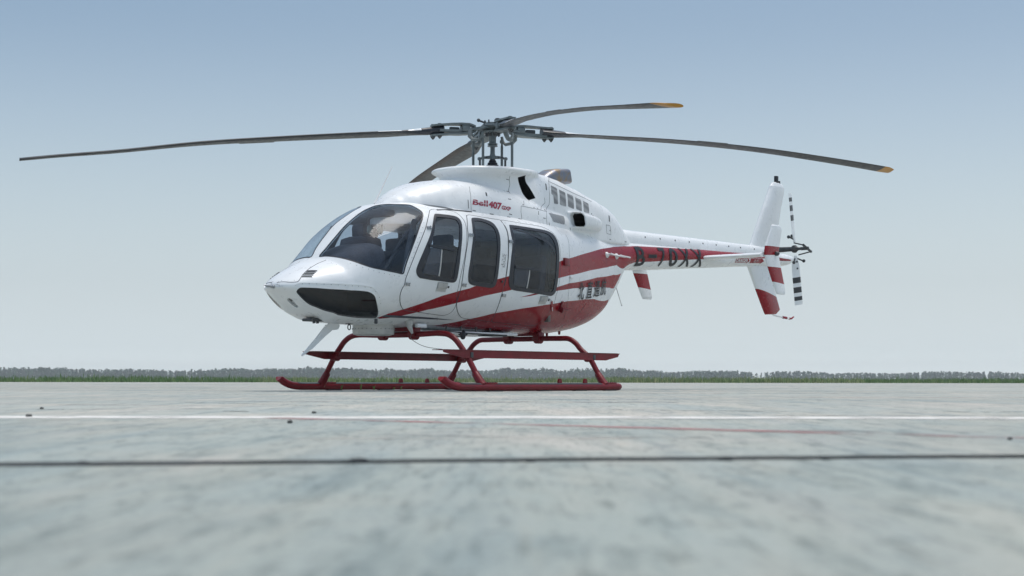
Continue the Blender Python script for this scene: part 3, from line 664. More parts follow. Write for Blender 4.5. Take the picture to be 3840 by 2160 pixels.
def make_cowling():
    b = MB()
    DECK = [(1.95, .06, 2.0, 2.2), (1.90, .16, 2.045, 2.3), (1.80, .26, 2.115, 2.5), (1.65, .36, 2.20, 2.7), (1.50, .425, 2.265, 2.9), (1.35, .475, 2.315, 3.0), (1.15, .515, 2.352, 3.2),
            (.95, .535, 2.37, 3.3), (.5, .548, 2.37, 3.5), (.1, .55, 2.345, 3.6), (-.15, .55, 2.29, 3.6), (-.4, .53, 2.225, 3.6), (-.7, .475, 2.18, 3.6), (-1.0, .418, 2.165, 3.5),
            (-1.5, .338, 2.15, 3.4), (-2.0, .262, 2.12, 3.2), (-2.35, .215, 2.06, 3.0), (-2.55, .19, 2.0, 3.0)]
    xs = [1.95 - i * .05 for i in range(91) if 1.95 - i * .05 >= -2.55]
    b.loft([upper_ring(x, *[interp(DECK, x)[k] for k in (0, 1)], 1.80, interp(DECK, x)[2]) for x in xs])
    ENG = [(.10, .33, 2.47, 3.5), (-.02, .38, 2.545, 3.5), (-.16, .43, 2.585, 3.6), (-.32, .445, 2.605, 3.8), (-.5, .40, 2.61, 4.0), (-.7, .365, 2.605, 4.2), (-.95, .352, 2.575, 4.3), (-1.3, .345, 2.50, 4.3), (-1.67, .332, 2.415, 4.0),
           (-1.975, .312, 2.345, 3.6), (-2.15, .29, 2.285, 3.3), (-2.28, .265, 2.21, 3.0), (-2.40, .24, 2.12, 2.8), (-2.50, .215, 2.03, 2.6), (-2.58, .19, 1.97, 2.5)]
    xs = [.10 - i * .04 for i in range(68) if .10 - i * .04 >= -2.58]
    b.loft([upper_ring(x, interp(ENG, x)[0], interp(ENG, x)[1], 1.85, interp(ENG, x)[2]) for x in xs])
    # rotor pylon fairing with its flared rim: plan outlines stacked in z
    LV = [(2.15, .86, .41), (2.30, .815, .395), (2.38, .775, .385), (2.43, .755, .385), (2.462, .775, .40), (2.482, .81, .435), (2.497, .835, .475), (2.512, .845, .497), (2.530, .838, .505), (2.547, .80, .49), (2.560, .74, .45), (2.566, .60, .36)]
    rings = []
    for z, xf, w in LV:
        o = []
        for i in range(48):
            a = 2 * math.pi * i / 48; c, s = math.cos(a), math.sin(a)
            if c >= 0:
                n = 2.25; r = (abs(c) ** n + abs(s) ** n) ** (-1 / n); x, y = .20 + (xf - .20) * c * r, w * s * r
            else:
                r = (abs(c) ** 6 + abs(s) ** 6) ** (-1 / 6); t = min(1, -c * r)
                x = .20 - .75 * t; y = (w + (.355 - w) * min(1, t * 1.05)) * s * r
            o.append(Vector((x, y, z + (.035 * max(0, min(1, (.55 - x) / .8)) if z > 2.45 else 0))))
        rings.append(o)
    b.loft(rings)
    # air scoop cheeks on both flanks
    for sd in (1, -1):
        rings = []
        for x, y0, y1, z0, z1 in [(-1.00, .30, .515, 1.962, 2.160), (-1.10, .30, .520, 1.955, 2.162), (-1.22, .28, .512, 1.955, 2.155), (-1.40, .25, .490, 1.955, 2.145), (-1.55, .22, .455, 1.96, 2.13), (-1.64, .20, .415, 1.97, 2.11), (-1.70, .20, .35, 1.99, 2.08)]:
            o = []; yc, zc, hy, hz = (y0 + y1) / 2, (z0 + z1) / 2, (y1 - y0) / 2, (z1 - z0) / 2
            for i in range(28):
                a = 2 * math.pi * i / 28; c, s = math.cos(a), math.sin(a); r = (abs(c) ** 3.5 + abs(s) ** 3.5) ** (-1 / 3.5)
                o.append(Vector((x, sd * (yc + hy * c * r), zc + hz * s * r)))
            rings.append(o)
        b.loft(rings)
    o = b.build('cowling', M['white'], None, smooth=0)
    r = o.modifiers.new('fuse', 'REMESH'); r.mode = 'VOXEL'; r.voxel_size = 0.0125
    sm = o.modifiers.new('fillet', 'SMOOTH'); sm.factor = 0.5; sm.iterations = 7
    cuts = []
    def cut(mb, mat='inlet'):
        c = mb.build('cutter', M[mat], None, smooth=0); cuts.append(c)
        q = o.modifiers.new('cut', 'BOOLEAN'); q.operation = 'DIFFERENCE'; q.object = c; q.solver = 'EXACT'
        try: q.material_mode = 'TRANSFER'
        except Exception: pass
    for sd in (1, -1):
        mb = MB()      # engine air inlet: slanted slot behind the pylon, opening forwards
        mb.prism([(.005, .24 * sd, 2.475), (-.125, .24 * sd, 2.515), (-.275, .24 * sd, 2.255), (-.135, .24 * sd, 2.215)], (0, 0, 0), (0, .5 * sd, 0))
        cut(mb)
        mb = MB()      # scoop mouth
        rings = []
        for x, y0, y1, z0, z1 in [(-.78, .470, .62, 2.00, 2.12), (-.90, .425, .62, 1.975, 2.15), (-1.02, .385, .62, 1.975, 2.15), (-1.135, .355, .62, 1.985, 2.142)]:
            rings.append([Vector((x + (-.04 if z < 2.05 else 0), sd * y, z)) for y, z in ((y0, z0 + .03), (y0 + .03, z0), (y1, z0), (y1, z1), (y0 + .03, z1), (y0, z1 - .03))])
        mb.loft(rings); cut(mb, 'white')
        mb = MB(); rings = []
        for x, y0, y1, z0, z1 in [(-1.085, .35, .500, 1.985, 2.142), (-1.16, .34, .500, 1.983, 2.143), (-1.30, .33, .480, 1.99, 2.135), (-1.45, .30, .44, 2.0, 2.11)]:
            rings.append([Vector((x + (-.04 if z < 2.05 else 0), sd * y, z)) for y, z in ((y0, z0 + .03), (y0 + .03, z0), (y1 - .03, z0), (y1, z0 + .03), (y1, z1 - .03), (y1 - .03, z1), (y0 + .03, z1), (y0, z1 - .03))])
        mb.loft(rings); cut(mb)
    bpy.context.view_layer.update()
    dg = bpy.context.evaluated_depsgraph_get()
    me = bpy.data.meshes.new_from_object(o.evaluated_get(dg), preserve_all_data_layers=False, depsgraph=dg)
    for c in cuts:
        d = c.data; bpy.data.objects.remove(c); bpy.data.meshes.remove(d)
    d = o.data; bpy.data.objects.remove(o); bpy.data.meshes.remove(d)
    me.polygons.foreach_set('use_smooth', [True] * len(me.polygons)); me.set_sharp_from_angle(angle=R(48))
    return me
COWL_ME = make_cowling()
COWL_ME.name = 'cowling'
cowl = link('cowling', COWL_ME, HELI)
BVH = BVHTree.FromPolygons([v.co for v in COWL_ME.vertices], [tuple(p.vertices) for p in COWL_ME.polygons])
CF3 = {
'g1':[(-0.7084,0.322,2.4557),(-0.8088,0.3211,2.4383),(-0.8258,0.3242,2.4254),(-0.8171,0.337,2.3736),(-0.8097,0.3535,2.2399),(-0.8003,0.3543,2.2354),(-0.7277,0.3582,2.2374),(-0.7237,0.3487,2.3357),(-0.6844,0.3495,2.3534)],
'g2':[(-0.8728,0.3214,2.4214),(-0.9795,0.3211,2.4006),(-0.9912,0.323,2.3908),(-0.982,0.3461,2.2267),(-0.9693,0.3467,2.222),(-0.8638,0.3506,2.2326),(-0.8522,0.3506,2.2438)],
'g3':[(-1.0356,0.3209,2.3893),(-1.1454,0.3176,2.3729),(-1.1568,0.3198,2.3614),(-1.1459,0.3423,2.2121),(-1.1328,0.343,2.2074),(-1.0347,0.3449,2.2241),(-1.0233,0.3445,2.2339)],
'g4':[(-1.2014,0.318,2.3569),(-1.3099,0.3166,2.3391),(-1.3227,0.3188,2.327),(-1.3131,0.3385,2.1997),(-1.2998,0.3393,2.1949),(-1.2047,0.3406,2.21),(-1.1924,0.3399,2.2235)],
'g5':[(-1.3663,0.3155,2.3275),(-1.4715,0.3103,2.3078),(-1.4843,0.3117,2.2979),(-1.4729,0.3317,2.1857),(-1.4588,0.333,2.1808),(-1.3674,0.337,2.1898),(-1.3558,0.3366,2.2012)],
'g6':[(-0.4749,0.4711,2.0921),(-0.5081,0.4587,2.0977),(-0.905,0.364,2.0973),(-0.8992,0.3756,2.0854),(-0.8261,0.4397,1.9889),(-0.8026,0.4459,1.9838),(-0.5434,0.4932,1.9933),(-0.5225,0.4961,2.0019)],
'seams':[[(-0.7862,0.2172,2.5728),(-0.6905,0.3001,2.5068),(-0.6421,0.3464,2.3993),(-0.6277,0.3665,2.2903),(-0.6021,0.3773,2.2095),(-0.5161,0.4039,2.1511),(-0.4304,0.4614,2.1191),(-0.4293,0.4755,2.1006)],[(-0.689,0.3013,2.5052),(-0.8613,0.3034,2.4718),(-1.1796,0.3009,2.4098),(-1.6035,0.2772,2.3416)],[(-1.5998,0.2781,2.3412)],[(-0.5016,0.3885,2.2844),(-0.4998,0.3944,2.2206),(-0.3672,0.4401,2.157),(-0.2978,0.4897,2.1165)],[(0.168,0.3992,2.473),(0.1487,0.3838,2.3768),(0.213,0.4406,2.264)],[(0.1169,0.5247,2.1236),(0.1376,0.5396,2.0527),(0.1296,0.5481,1.9521)],[(0.1169,0.5247,2.1236),(-0.0543,0.5192,2.1181),(-0.285,0.4954,2.1116),(-0.422,0.4724,2.1072),(-0.3664,0.5199,2.0125),(-0.3663,0.5305,1.9215)],[(0.024,0.4869,2.1958),(0.0572,0.5188,2.1359)],[(0.9116,0.4159,2.2791),(0.9535,0.4633,2.2223),(0.9938,0.5095,2.0996),(1.003,0.5253,1.991)],[(-2.4511,0.2259,1.8926)],[(-1.8575,0.3157,2.0699),(-1.957,0.3084,2.0646),(-1.9643,0.312,1.9516),(-1.8663,0.3184,1.9628),(-1.8575,0.3157,2.0699)]],
'slots':[[(0.6846,0.4715,2.2292),(0.6992,0.4937,2.1882)],[(-0.5909,0.3351,2.4625),(-0.5697,0.3623,2.3842)],[(-1.9603,0.2862,2.1953),(-1.9414,0.3041,2.1181)],[(-0.2192,0.5161,2.0909),(-0.2035,0.531,2.0471)],[(-0.4156,0.5213,1.9732),(-0.416,0.5254,1.9291)],[(-0.9703,0.4155,1.96),(-0.9684,0.4205,1.9153)],[(1.0301,0.5012,2.1143),(1.0431,0.518,2.0169)]],
'dash':[[(0.2196,0.3869,2.4346),(0.17,0.3852,2.4307)],[(0.2429,0.4098,2.2907),(0.1952,0.4112,2.2869)],[(0.3237,0.5001,2.1886),(0.2731,0.5007,2.1863)],[(0.3573,0.5434,2.0106),(0.3079,0.5441,2.0058)],[(0.3952,0.5458,1.9737),(0.3425,0.5462,1.9711)],[(0.1934,0.5472,1.9682),(0.1505,0.5475,1.9661)],[(-0.3021,0.5259,2.0174),(-0.348,0.5209,2.0158)],[(-1.9289,0.3144,1.8946),(-1.9636,0.3124,1.8905)],[(-2.3613,0.2471,1.8967),(-2.4146,0.2357,1.8956)],[(0.9798,0.5267,2.0004),(0.9332,0.5302,1.9966)],[(0.6962,0.5389,1.9837),(0.635,0.5411,1.9828)]],
'dots':[(0.0719,0.5174,2.1416),(-0.1451,0.5087,2.13),(-0.2282,0.4977,2.1274),(-0.4099,0.4598,2.1258),(-0.1286,0.548,1.9437),(-0.2001,0.5443,1.9439),(-1.5554,0.3302,2.1596),(-1.5285,0.329,2.1795),(-1.0809,0.4859,2.1505),(-1.9451,0.3122,2.0046)],
'bell':[(0.9508,0.5068,2.1256),(0.702,0.5145,2.1338),(0.7217,0.5296,2.061),(0.976,0.5187,2.0647)],
't407':[(0.6887,0.5156,2.132),(0.4652,0.5236,2.1277),(0.496,0.54,2.0384),(0.7122,0.5308,2.0559)],
'gxp':[(0.4752,0.5289,2.1058),(0.3861,0.5306,2.0986),(0.3981,0.5405,2.0377),(0.4949,0.5391,2.0462),(0.4773,0.5304,2.0988),(0.3126,0.532,2.0927),(0.3275,0.5399,2.045),(0.4919,0.5382,2.0534)],
}

def on_cowl(x, z, off=0.0, sd=1):
    h = BVH.ray_cast(Vector((x, 2.0 * sd, z)), Vector((0, -sd, 0)))
    if h[0] is None: return Vector((x, 0.3 * sd, z)), Vector((0, sd, 0))
    n = h[1] if h[1].y * sd > 0 else -h[1]
    return h[0] + n * off, n

def cowl_plate(name, poly, off, depth, mat, parent, sd=1, step=0.03):
    """thin plate following the cowling, outline given in (x, z)"""
    P = [Vector((q[0], q[2])) for q in poly]; pts, ed = [], []
    Q = []
    for i in range(len(P)):
        a, b = P[i], P[(i + 1) % len(P)]; k = max(1, int((a - b).length / step))
        Q += [a + (b - a) * j / k for j in range(k)]
    x0, x1, z0, z1 = min(q.x for q in Q), max(q.x for q in Q), min(q.y for q in Q), max(q.y for q in Q)
    pts = Q[:]; ed = [(i, (i + 1) % len(Q)) for i in range(len(Q))]
    L = [(q.x, q.y) for q in P]
    x = x0 + step * .5
    while x < x1:
        z = z0 + step * .5
        while z < z1:
            if in_poly((x, z), L) and min((Vector((x, z)) - q).length for q in Q) > step * .4: pts.append(Vector((x, z)))
            z += step
        x += step
    r = geometry.delaunay_2d_cdt(pts, ed, [], 0, 1e-5)
    F = [f for f in r[2] if in_poly((sum(r[0][i].x for i in f) / 3, sum(r[0][i].y for i in f) / 3), L)]
    top = [on_cowl(q.x, q.y, off, sd)[0] for q in r[0]]; low = [on_cowl(q.x, q.y, off - depth, sd)[0] for q in r[0]]
    n = len(top); cnt = {}
    for f in F:
        for a, c in ((f[0], f[1]), (f[1], f[2]), (f[2], f[0])): cnt[(min(a, c), max(a, c))] = cnt.get((min(a, c), max(a, c)), 0) + 1
    G = [tuple(f) for f in F] + [(a, c, c + n, a + n) for (a, c), k in cnt.items() if k == 1]
    return mesh_obj(name, top + low, G, mat, parent, None, 50)

def cowl_strip(b, pts, width, off, sd=1, thick=0.002, step=0.03):
    Q = []
    for i in range(len(pts) - 1):
        a, c = Vector(pts[i]), Vector(pts[i + 1]); k = max(1, int((a - c).length / step))
        Q += [a + (c - a) * j / k for j in range(k)]
    Q.append(Vector(pts[-1]))
    C = [on_cowl(q.x, q.z, off, sd) for q in Q]; rings = []
    for i in range(len(C)):
        t = C[min(i + 1, len(C) - 1)][0] - C[max(i - 1, 0)][0]
        w = C[i][1].cross(t).normalized() * width / 2; u = C[i][1] * thick; p = C[i][0]
        rings.append([p - w - u, p - w + u, p + w + u, p + w - u])
    b.loft(rings)

for sd in (1, -1):
    for k in ('g1', 'g2', 'g3', 'g4', 'g5', 'g6'):
        cowl_plate('vent_grille', CF3[k], 0.002, 0.008, M['grille'], HELI, sd)
    b = MB()
    for s in CF3['seams']:
        if len(s) > 1: cowl_strip(b, s, 0.0035, 0.0008, sd, 0.0012)
    stuff(b.build('panel_gap', M['seam'], cowl))
    b = MB()
    for s in CF3['slots']:
        if len(s) > 1: cowl_strip(b, s, 0.020 if s[0][0] < -.5 and s[0][2] > 2.1 or s[0][0] > .6 and s[0][2] > 2.15 else 0.007, 0.001, sd)
    for s in CF3['dash']: cowl_strip(b, s, 0.007, 0.001, sd)
    for q in CF3['dots']:
        p, n = on_cowl(q[0], q[2], 0.0, sd); b.lathe([(0.007, 0), (0.006, 0.003), (0.001, 0.004)], p, n, 8)
    stuff(b.build('fastener', M['hub_dark'], cowl))

# ---- tail-boom drive-shaft cover
cs = smooth_path(FEAT['cover_seam'])
b = MB(); rings = []
for i in range(60):
    x = -2.30 - 4.35 * i / 59
    t = i / 59
    ys = .185 + (.112 - .185) * max(0, min(1, (-2.5 - x) / 3.3)) - (.03 * max(0, (-5.9 - x) / .7))
    zs = 1.885 + .075 * t; zt = 2.078 + .025 * t - (.06 * max(0, (-6.35 - x) / .3)) - (0.10 * max(0, (x + 2.52) / .22))
    rings.append([Vector((x, p.y, p.z)) for p in upper_ring(x, ys, zt, zs - .03, 3.2, 26)])
b.loft(rings)
cover = b.build('driveshaft_cover', M['white'], HELI, smooth=60)
ribbon('cover_gap', [(x, y) for x, y in cs], 0.006, 0.004, M['seam'], cover, (1, -1)).__setitem__('kind', 'stuff')
CB = BVHTree.FromPolygons([v.co for v in cover.data.vertices], [tuple(p.vertices) for p in cover.data.polygons])
b = MB()
for x in (-2.952, -3.316, -3.693, -4.056, -4.418, -4.777, -5.126, -5.463, -5.862):
    for sd in (1, -1):
        h = CB.ray_cast(Vector((x, sd, 2.0 + .012 * (-x - 3))), Vector((0, -sd, 0)))
        if h[0] is not None: b.lathe([(0.012, -.002), (0.011, 0.004), (0.001, 0.005)], h[0], (0, sd, 0), 8)
for q in ((-2.56, 2.02, -2.56, 1.95),):
    pass
stuff(b.build('fastener', M['letter'], cover))

# ---- rivets and fasteners around windshield and chin window
b = MB()
for x, th in FEAT['rivets']:
    for sd in (1, -1):
        p, n = surf(x, th), nrm(x, th)
        b.lathe([(0.0055, -.001), (0.0045, 0.002), (0.001, 0.003)], (p.x, p.y * sd, p.z), (n.x, n.y * sd, n.z), 6)
stuff(b.build('rivet', M['steel'], fus))
b = MB()
for P in FEAT['vents']:
    for sd in (1, -1):
        a, c = P; C = [surf(a[0] + (c[0] - a[0]) * k / 6, a[1] + (c[1] - a[1]) * k / 6, .001) for k in range(7)]
        b.tube([(q.x, q.y * sd, q.z) for q in C], 0.0065, 6)
stuff(b.build('nose_louvre', M['letter'], fus))
hs = smooth_path(FEAT['hood_seam'])
for sd in (1, -1):
    ribbon('hood_gap', hs, 0.007, 0.001, M['seam'], fus, (sd,))
    ribbon('frame_joint', smooth_path(FEAT['frame_line']), 0.004, 0.001, M['seam'], fus, (sd,))
    ribbon('skin_joint', smooth_path(FEAT['aft_seam']), 0.004, 0.001, M['seam'], fus, (sd,))
    a = [(1.62, .745), (1.4, .72), (1.1, .70), (1.02, .695)]
    ribbon('rain_gutter', a, 0.012, 0.002, M['black'], fus, (sd,), thick=.006)

# ---- lettering
def text_mesh(s, bold=0.02, sub=0.08, rounds=3):
    c = bpy.data.curves.new('lettering', 'FONT'); c.body = s; c.offset = bold; c.resolution_u = 4
    o = bpy.data.objects.new('lettering', c); COL.objects.link(o)
    bpy.context.view_layer.update()
    dg = bpy.context.evaluated_depsgraph_get()
    me = bpy.data.meshes.new_from_object(o.evaluated_get(dg), depsgraph=dg)
    bpy.data.objects.remove(o); bpy.data.curves.remove(c)
    bm = bmesh.new(); bm.from_mesh(me); bpy.data.meshes.remove(me)
    bmesh.ops.remove_doubles(bm, verts=bm.verts, dist=1e-4)
    xs = [v.co.x for v in bm.verts]; ys = [v.co.y for v in bm.verts]
    x0, x1, y0, y1 = min(xs), max(xs), min(ys), max(ys)
    for v in bm.verts: v.co = Vector(((v.co.x - x0) / (x1 - x0), (v.co.y - y0) / (y1 - y0), 0))
    for k in range(rounds):
        bmesh.ops.triangulate(bm, faces=bm.faces)
        e = [q for q in bm.edges if q.calc_length() > sub]
        if not e: break
        bmesh.ops.subdivide_edges(bm, edges=e, cuts=1)
    bmesh.ops.triangulate(bm, faces=bm.faces)
    bm.verts.ensure_lookup_table()
    V = [(v.co.x, v.co.y) for v in bm.verts]; Fc = [tuple(q.index for q in f.verts) for f in bm.faces]; bm.free()
    return V, Fc

def place_text(name, s, quad, mat, parent, where, bold=0.02, off=0.0025, sub=0.1, sd=1):
    V, Fc = text_mesh(s, bold, sub)
    tl, tr, br, bl = quad; P = []
    for u, v in V:
        a = [tl[k] + (tr[k] - tl[k]) * u for k in range(len(tl))]; c = [bl[k] + (br[k] - bl[k]) * u for k in range(len(tl))]
        q = [c[k] + (a[k] - c[k]) * v for k in range(len(tl))]
        if where == 'fus': P.append(surf(q[0], q[1], off))
        else: P.append(on_cowl(q[0], q[-1], off)[0])
    me = bpy.data.meshes.new(name); me.from_pydata([tuple(p) for p in P], [], Fc); me.materials.append(mat)
    me.polygons.foreach_set('use_smooth', [True] * len(me.polygons)); me.update()
    return link(name, me, parent)

for ch, (xa, xb, t0, t1) in zip('B-70XX', [(-2.588, -2.800, 1.06, 2.42), (-2.905, -3.112, 1.585, 1.815), (-3.152, -3.318, 1.05, 2.46), (-3.400, -3.612, 1.00, 2.48), (-3.690, -3.960, .92, 2.54), (-4.028, -4.305, .88, 2.62)]):
    e = .057 * (t1 - t0)                    # the characters lean slightly aft
    place_text('registration_letter', ch, [(xa, t0), (xb, t0), (xb - e, t1), (xa - e, t1)], M['letter'], fus, 'fus', 0.022 if ch != 'X' else 0.012, .006, .05)
for ch, q in zip('\u5317\u76f4\u901a\u822a', FEAT['CN']):
    place_text('title_character', ch, q, M['letter'], fus, 'fus', 0.012, .0085, .05)
q = CF3['bell']; place_text('logo', 'Bell', [q[0], q[1], q[2], q[3]], M['crimson'], cowl, 'cowl', 0.03)
b = MB()
for A, Bq in (((.960, .507, 2.118), (.700, .52, 2.092)),):
    cowl_strip(b, [A, tuple((A[k] + Bq[k]) / 2 - (.014 if k == 2 else 0) for k in range(3)), Bq], .004, .004)
b.build('logo_stripe', M['white_print'], cowl)
q = CF3['t407']; place_text('model_number', '407', q[:4], M['crimson'], cowl, 'cowl', 0.05)
q = CF3['gxp']; place_text('model_letter', 'GXP', [q[4], q[5], q[6], q[7]], M['crimson'], cowl, 'cowl', 0.04)

def fus_plate(name, poly, off, mat, parent, sd=1, step=.03):
    P = [Vector((x, th * VS)) for x, th in poly]; Q = []
    for i in range(len(P)):
        a, c = P[i], P[(i + 1) % len(P)]; k = max(1, int((a - c).length / step)); Q += [a + (c - a) * j / k for j in range(k)]
    L = [(q.x, q.y) for q in P]; nq = len(Q)
    x0, x1, y0, y1 = min(q.x for q in Q), max(q.x for q in Q), min(q.y for q in Q), max(q.y for q in Q)
    for i in range(1, int((x1 - x0) / step) + 1):
        for j in range(1, int((y1 - y0) / step) + 1):
            q = Vector((x0 + i * step, y0 + j * step))
            if in_poly((q.x, q.y), L) and min((q - k).length for k in Q[:nq]) > step * .35: Q.append(q)
    r = geometry.delaunay_2d_cdt(Q, [(i, (i + 1) % nq) for i in range(nq)], [], 0, 1e-5)
    F = [tuple(f) for f in r[2] if in_poly((sum(r[0][i].x for i in f) / 3, sum(r[0][i].y for i in f) / 3), L)]
    V = [surf(q.x, q.y / VS, off) for q in r[0]]
    return mesh_obj(name, [(p.x, p.y * sd, p.z) for p in V], F, mat, parent)

def grow(poly, k):
    cx, cy = sum(p[0] for p in poly) / len(poly), sum(p[1] for p in poly) / len(poly)
    return [(cx + (x - cx) * k, cy + (y - cy) * k) for x, y in poly]
D1 = [(-5.25, 1.60), (-5.585, 1.60), (-5.585, 1.47), (-5.66, 1.87), (-5.585, 2.27), (-5.585, 2.13), (-5.25, 2.13)]
D2 = [(-5.675, 1.59), (-5.995, 1.59), (-5.995, 1.42), (-6.09, 1.90), (-5.995, 2.38), (-5.995, 2.20), (-5.675, 2.20)]
for D, s in ((D1, 'DANGER'), (D2, '\u5371\u9669')):
    w = fus_plate('warning_arrow', grow(D, 1.09), .0015, M['white_print'], HELI)
    fus_plate('arrow_field', D, .003, M['red'], w)
    x0, x1 = D[0][0], D[1][0]
    if s == 'DANGER': place_text('warning_text', s, [(x0 - .015, 1.66), (x1 - .02, 1.66), (x1 - .02, 2.07), (x0 - .015, 2.07)], M['white_print'], w, 'fus', .02, .0055, .06)
    else: place_text('warning_text', s, [(x0 - .11, 1.68), (x1 + .06, 1.68), (x1 + .06, 2.1), (x0 - .11, 2.1)], M['white_print'], w, 'fus', -.012, .0055, .05)
# small print panel beside the rear door
b = MB()
P = FEAT['placard']
for j in range(5):
    for i in range(9):
        if random.random() < .25: continue
        u = .08 + .18 * j; v = .04 + i * .105; L = random.uniform(.03, .085)
        def at(u, v):
            a = [P[0][k] + (P[1][k] - P[0][k]) * u for k in (0, 1)]; c = [P[3][k] + (P[2][k] - P[3][k]) * u for k in (0, 1)]
            return surf(a[0] + (c[0] - a[0]) * v, a[1] + (c[1] - a[1]) * v, .0065)
        b.add([at(u, v), at(u + .09, v), at(u + .09, v + L), at(u, v + L)], [(0, 1, 2, 3)])
stuff(b.build('placard_print', M['letter'], DOORS[('litter_door', 1)], smooth=0))

# ---- door handles, hinges, sliders
def frame_at(x, th, sd=1):
    p, n = surf(x, th), nrm(x, th); t = Vector((-1, 0, 0)); t = (t - n * t.dot(n)).normalized(); w = n.cross(t)
    f = lambda v: Vector((v.x, v.y * sd, v.z))
    return f(p), f(n), f(t), f(w)
def oriented_box(b, o, n, t, w, size, off=(0, 0, 0), bev=0.004, mi=0):
    m = Matrix((t, w, n)).transposed()
    b.box(o + t * off[0] + w * off[1] + n * off[2], size, m, mi, bev)
for nm, k in (('front_door', 'handle_front'), ('rear_door', 'handle_rear')):
    for sd in (1, -1):
        P = FEAT[k]; x = sum(q[0] for q in P) / 4; th = sum(q[1] for q in P) / 4
        o, n, t, w = frame_at(x, th, sd)
        b = MB(); oriented_box(b, o, n, t, w, (.155, .105, .006), (0, 0, .003), .002)
        h = b.build('handle_plate', M['pod'], DOORS[(nm, sd)])
        up_ = w if w.z > 0 else -w
        b = MB(); oriented_box(b, o + up_ * .017, n, t, w, (.145, .062, .016), (0, 0, .012), .006)
        b.build('handle', M['steel'], DOORS[(nm, sd)])
        b = MB(); b.lathe([(.013, 0), (.013, .006), (.004, .007), (.001, .004)], o - Vector((.105, 0, -.005)) + n * .004, n, 12)
        b.build('lock', M['hub_dark'], DOORS[(nm, sd)])
for i, (x, th) in enumerate(FEAT['hinges']):
    nm = ('front_door', 'litter_door', 'rear_door')[i // 2]
    for sd in (1, -1):
        o, n, t, w = frame_at(x, th, sd)
        b = MB()
        for s in (-1, 1): oriented_box(b, o, n, t, w, (.055, .010, .014), (.010, .010 * s, .010), .003)
        oriented_box(b, o, n, t, w, (.016, .034, .020), (-.016, 0, .012), .004)
        b.tube([o + n * .020 - w * .02 + t * .02, o + n * .020 + w * .02 + t * .02], .004, 8)
        b.build('hinge', M['steel'], DOORS[(nm, sd)])
def bar_on(name, parent, A, Bp, width, off, mat, sd=1, thick=.012):
    return ribbon(name, [A, Bp], width, off, mat, parent, (sd,), thick=thick)
for sd in (1, -1):
    fd, rd = DOORS[('front_door', sd)], DOORS[('rear_door', sd)]
    fus_plate('vent_slider', [(q[0], q[1]) for q in FEAT['slider1']], .004, M['slider'], fd, sd)
    bar_on('slider_rail', fd, *FEAT['slider1_bar'], .028, .006, M['black'], sd)
    bar_on('slider_edge', fd, *FEAT['slider1_div'], .014, .006, M['pod'], sd, .004)
    S2 = [FEAT['slider2_edge'][0], FEAT['slider2_div'][0], FEAT['slider2_div'][1], FEAT['slider2_edge'][1]]
    fus_plate('vent_slider', S2, .004, M['slider'], rd, sd)
    bar_on('slider_rail', rd, *FEAT['slider2_bar'], .030, .006, M['black'], sd)
    bar_on('slider_edge', rd, *FEAT['slider2_div'], .016, .006, M['pod'], sd, .004)
    fus_plate('window_strap', grow(FEAT['rw_band'], .985), .0035, M['black'], rd, sd, .02)
    P = FEAT['red_plate']; o, n, t, w = frame_at(sum(q[0] for q in P) / 4, sum(q[1] for q in P) / 4, sd)
    b = MB(); oriented_box(b, o, n, t, w, (.13, .09, .03), (0, 0, .012), .004)
    b.build('static_plate', M['gear_red'], fus)
    o, n, t, w = frame_at(*FEAT['latch'][0], sd); b = MB()
    b.lathe([(.014, 0), (.014, .008), (.002, .010)], o + n * .004 - t * 0 + Vector((-.05, 0, -.03)), n, 12); b.build('door_lock', M['hub_dark'], DOORS[('litter_door', sd)])

# ---- nose probe, antennas and lights
b = MB(); b.tube([(3.40, 0, 1.056), (3.48, 0, 1.060), (3.485, 0, 1.060), (3.56, 0, 1.064), (3.58, 0, 1.064)], [.024, .021, .015, .009, .004], 12)
b.build('pitot_probe', M['steel'], HELI)
b = MB(); b.tube([(1.996, 0, 2.02), (1.90, 0, 2.17), (1.80, 0, 2.33), (1.722, 0, 2.458)], [.012, .008, .005, .003], 8)
b.build('whip_antenna', M['white_print'], HELI)
b = MB(); b.tube([(-2.40, .05, 1.40), (-2.50, .03, 1.28), (-2.64, 0.0, 1.10)], [.006, .005, .004], 6); b.ball((-2.645, 0, 1.095), .008, 5)
b.build('rod_antenna', M['steel'], HELI)
for sd in (1, -1):
    for k, (x, th) in enumerate(FEAT['antenna_v']):
        o, n, t, w = frame_at(x, th, sd); b = MB()
        b.lathe([(.040, 0), (.036, .012), (.014, .03), (.012, .055), (.014, .07), (.002, .075)], o, n, 14)
        b.tube([o + n * .058, o + n * .062 + t * .28 - w * .0, o + n * .055 + t * (.44 if k == 0 else .30)], [.012, .010, .004], 8)
        b.build('side_antenna', M['white_print'], HELI)
for (x, y) in ((-1.30, 0), (-1.05, .0)):
    b = MB(); z = st(x)[0]; b.lathe([(.018, .02), (.016, -.03), (.012, -.045), (.001, -.05)], (x, y, z), (0, 0, 1), 10); b.build('drain_mast', M['gear_red'], HELI)
b = MB(); b.ball((-2.20, .06, 1.13), .022, 6); b.build('tail_light', M['gear_red'], HELI)
# foot bracket by the baggage bay and its catch
o, n, t, w = frame_at(*FEAT['step_fit'][0]); b = MB()
oriented_box(b, o, n, t, w, (.05, .13, .02), (0, .02, .008)); oriented_box(b, o, n, t, w, (.035, .05, .06), (0, -.02, .03))
b.tube([o + n * .03, o + n * .06 + t * .1, o + n * .05 + t * .2], [.016, .012, .005], 8)
b.build('step_bracket', M['gear_red'], HELI)
o, n, t, w = frame_at(*FEAT['baglatch'][0]); b = MB(); oriented_box(b, o, n, t, w, (.07, .03, .02), (.02, 0, .01), .006); b.build('bay_catch', M['white_print'], HELI)

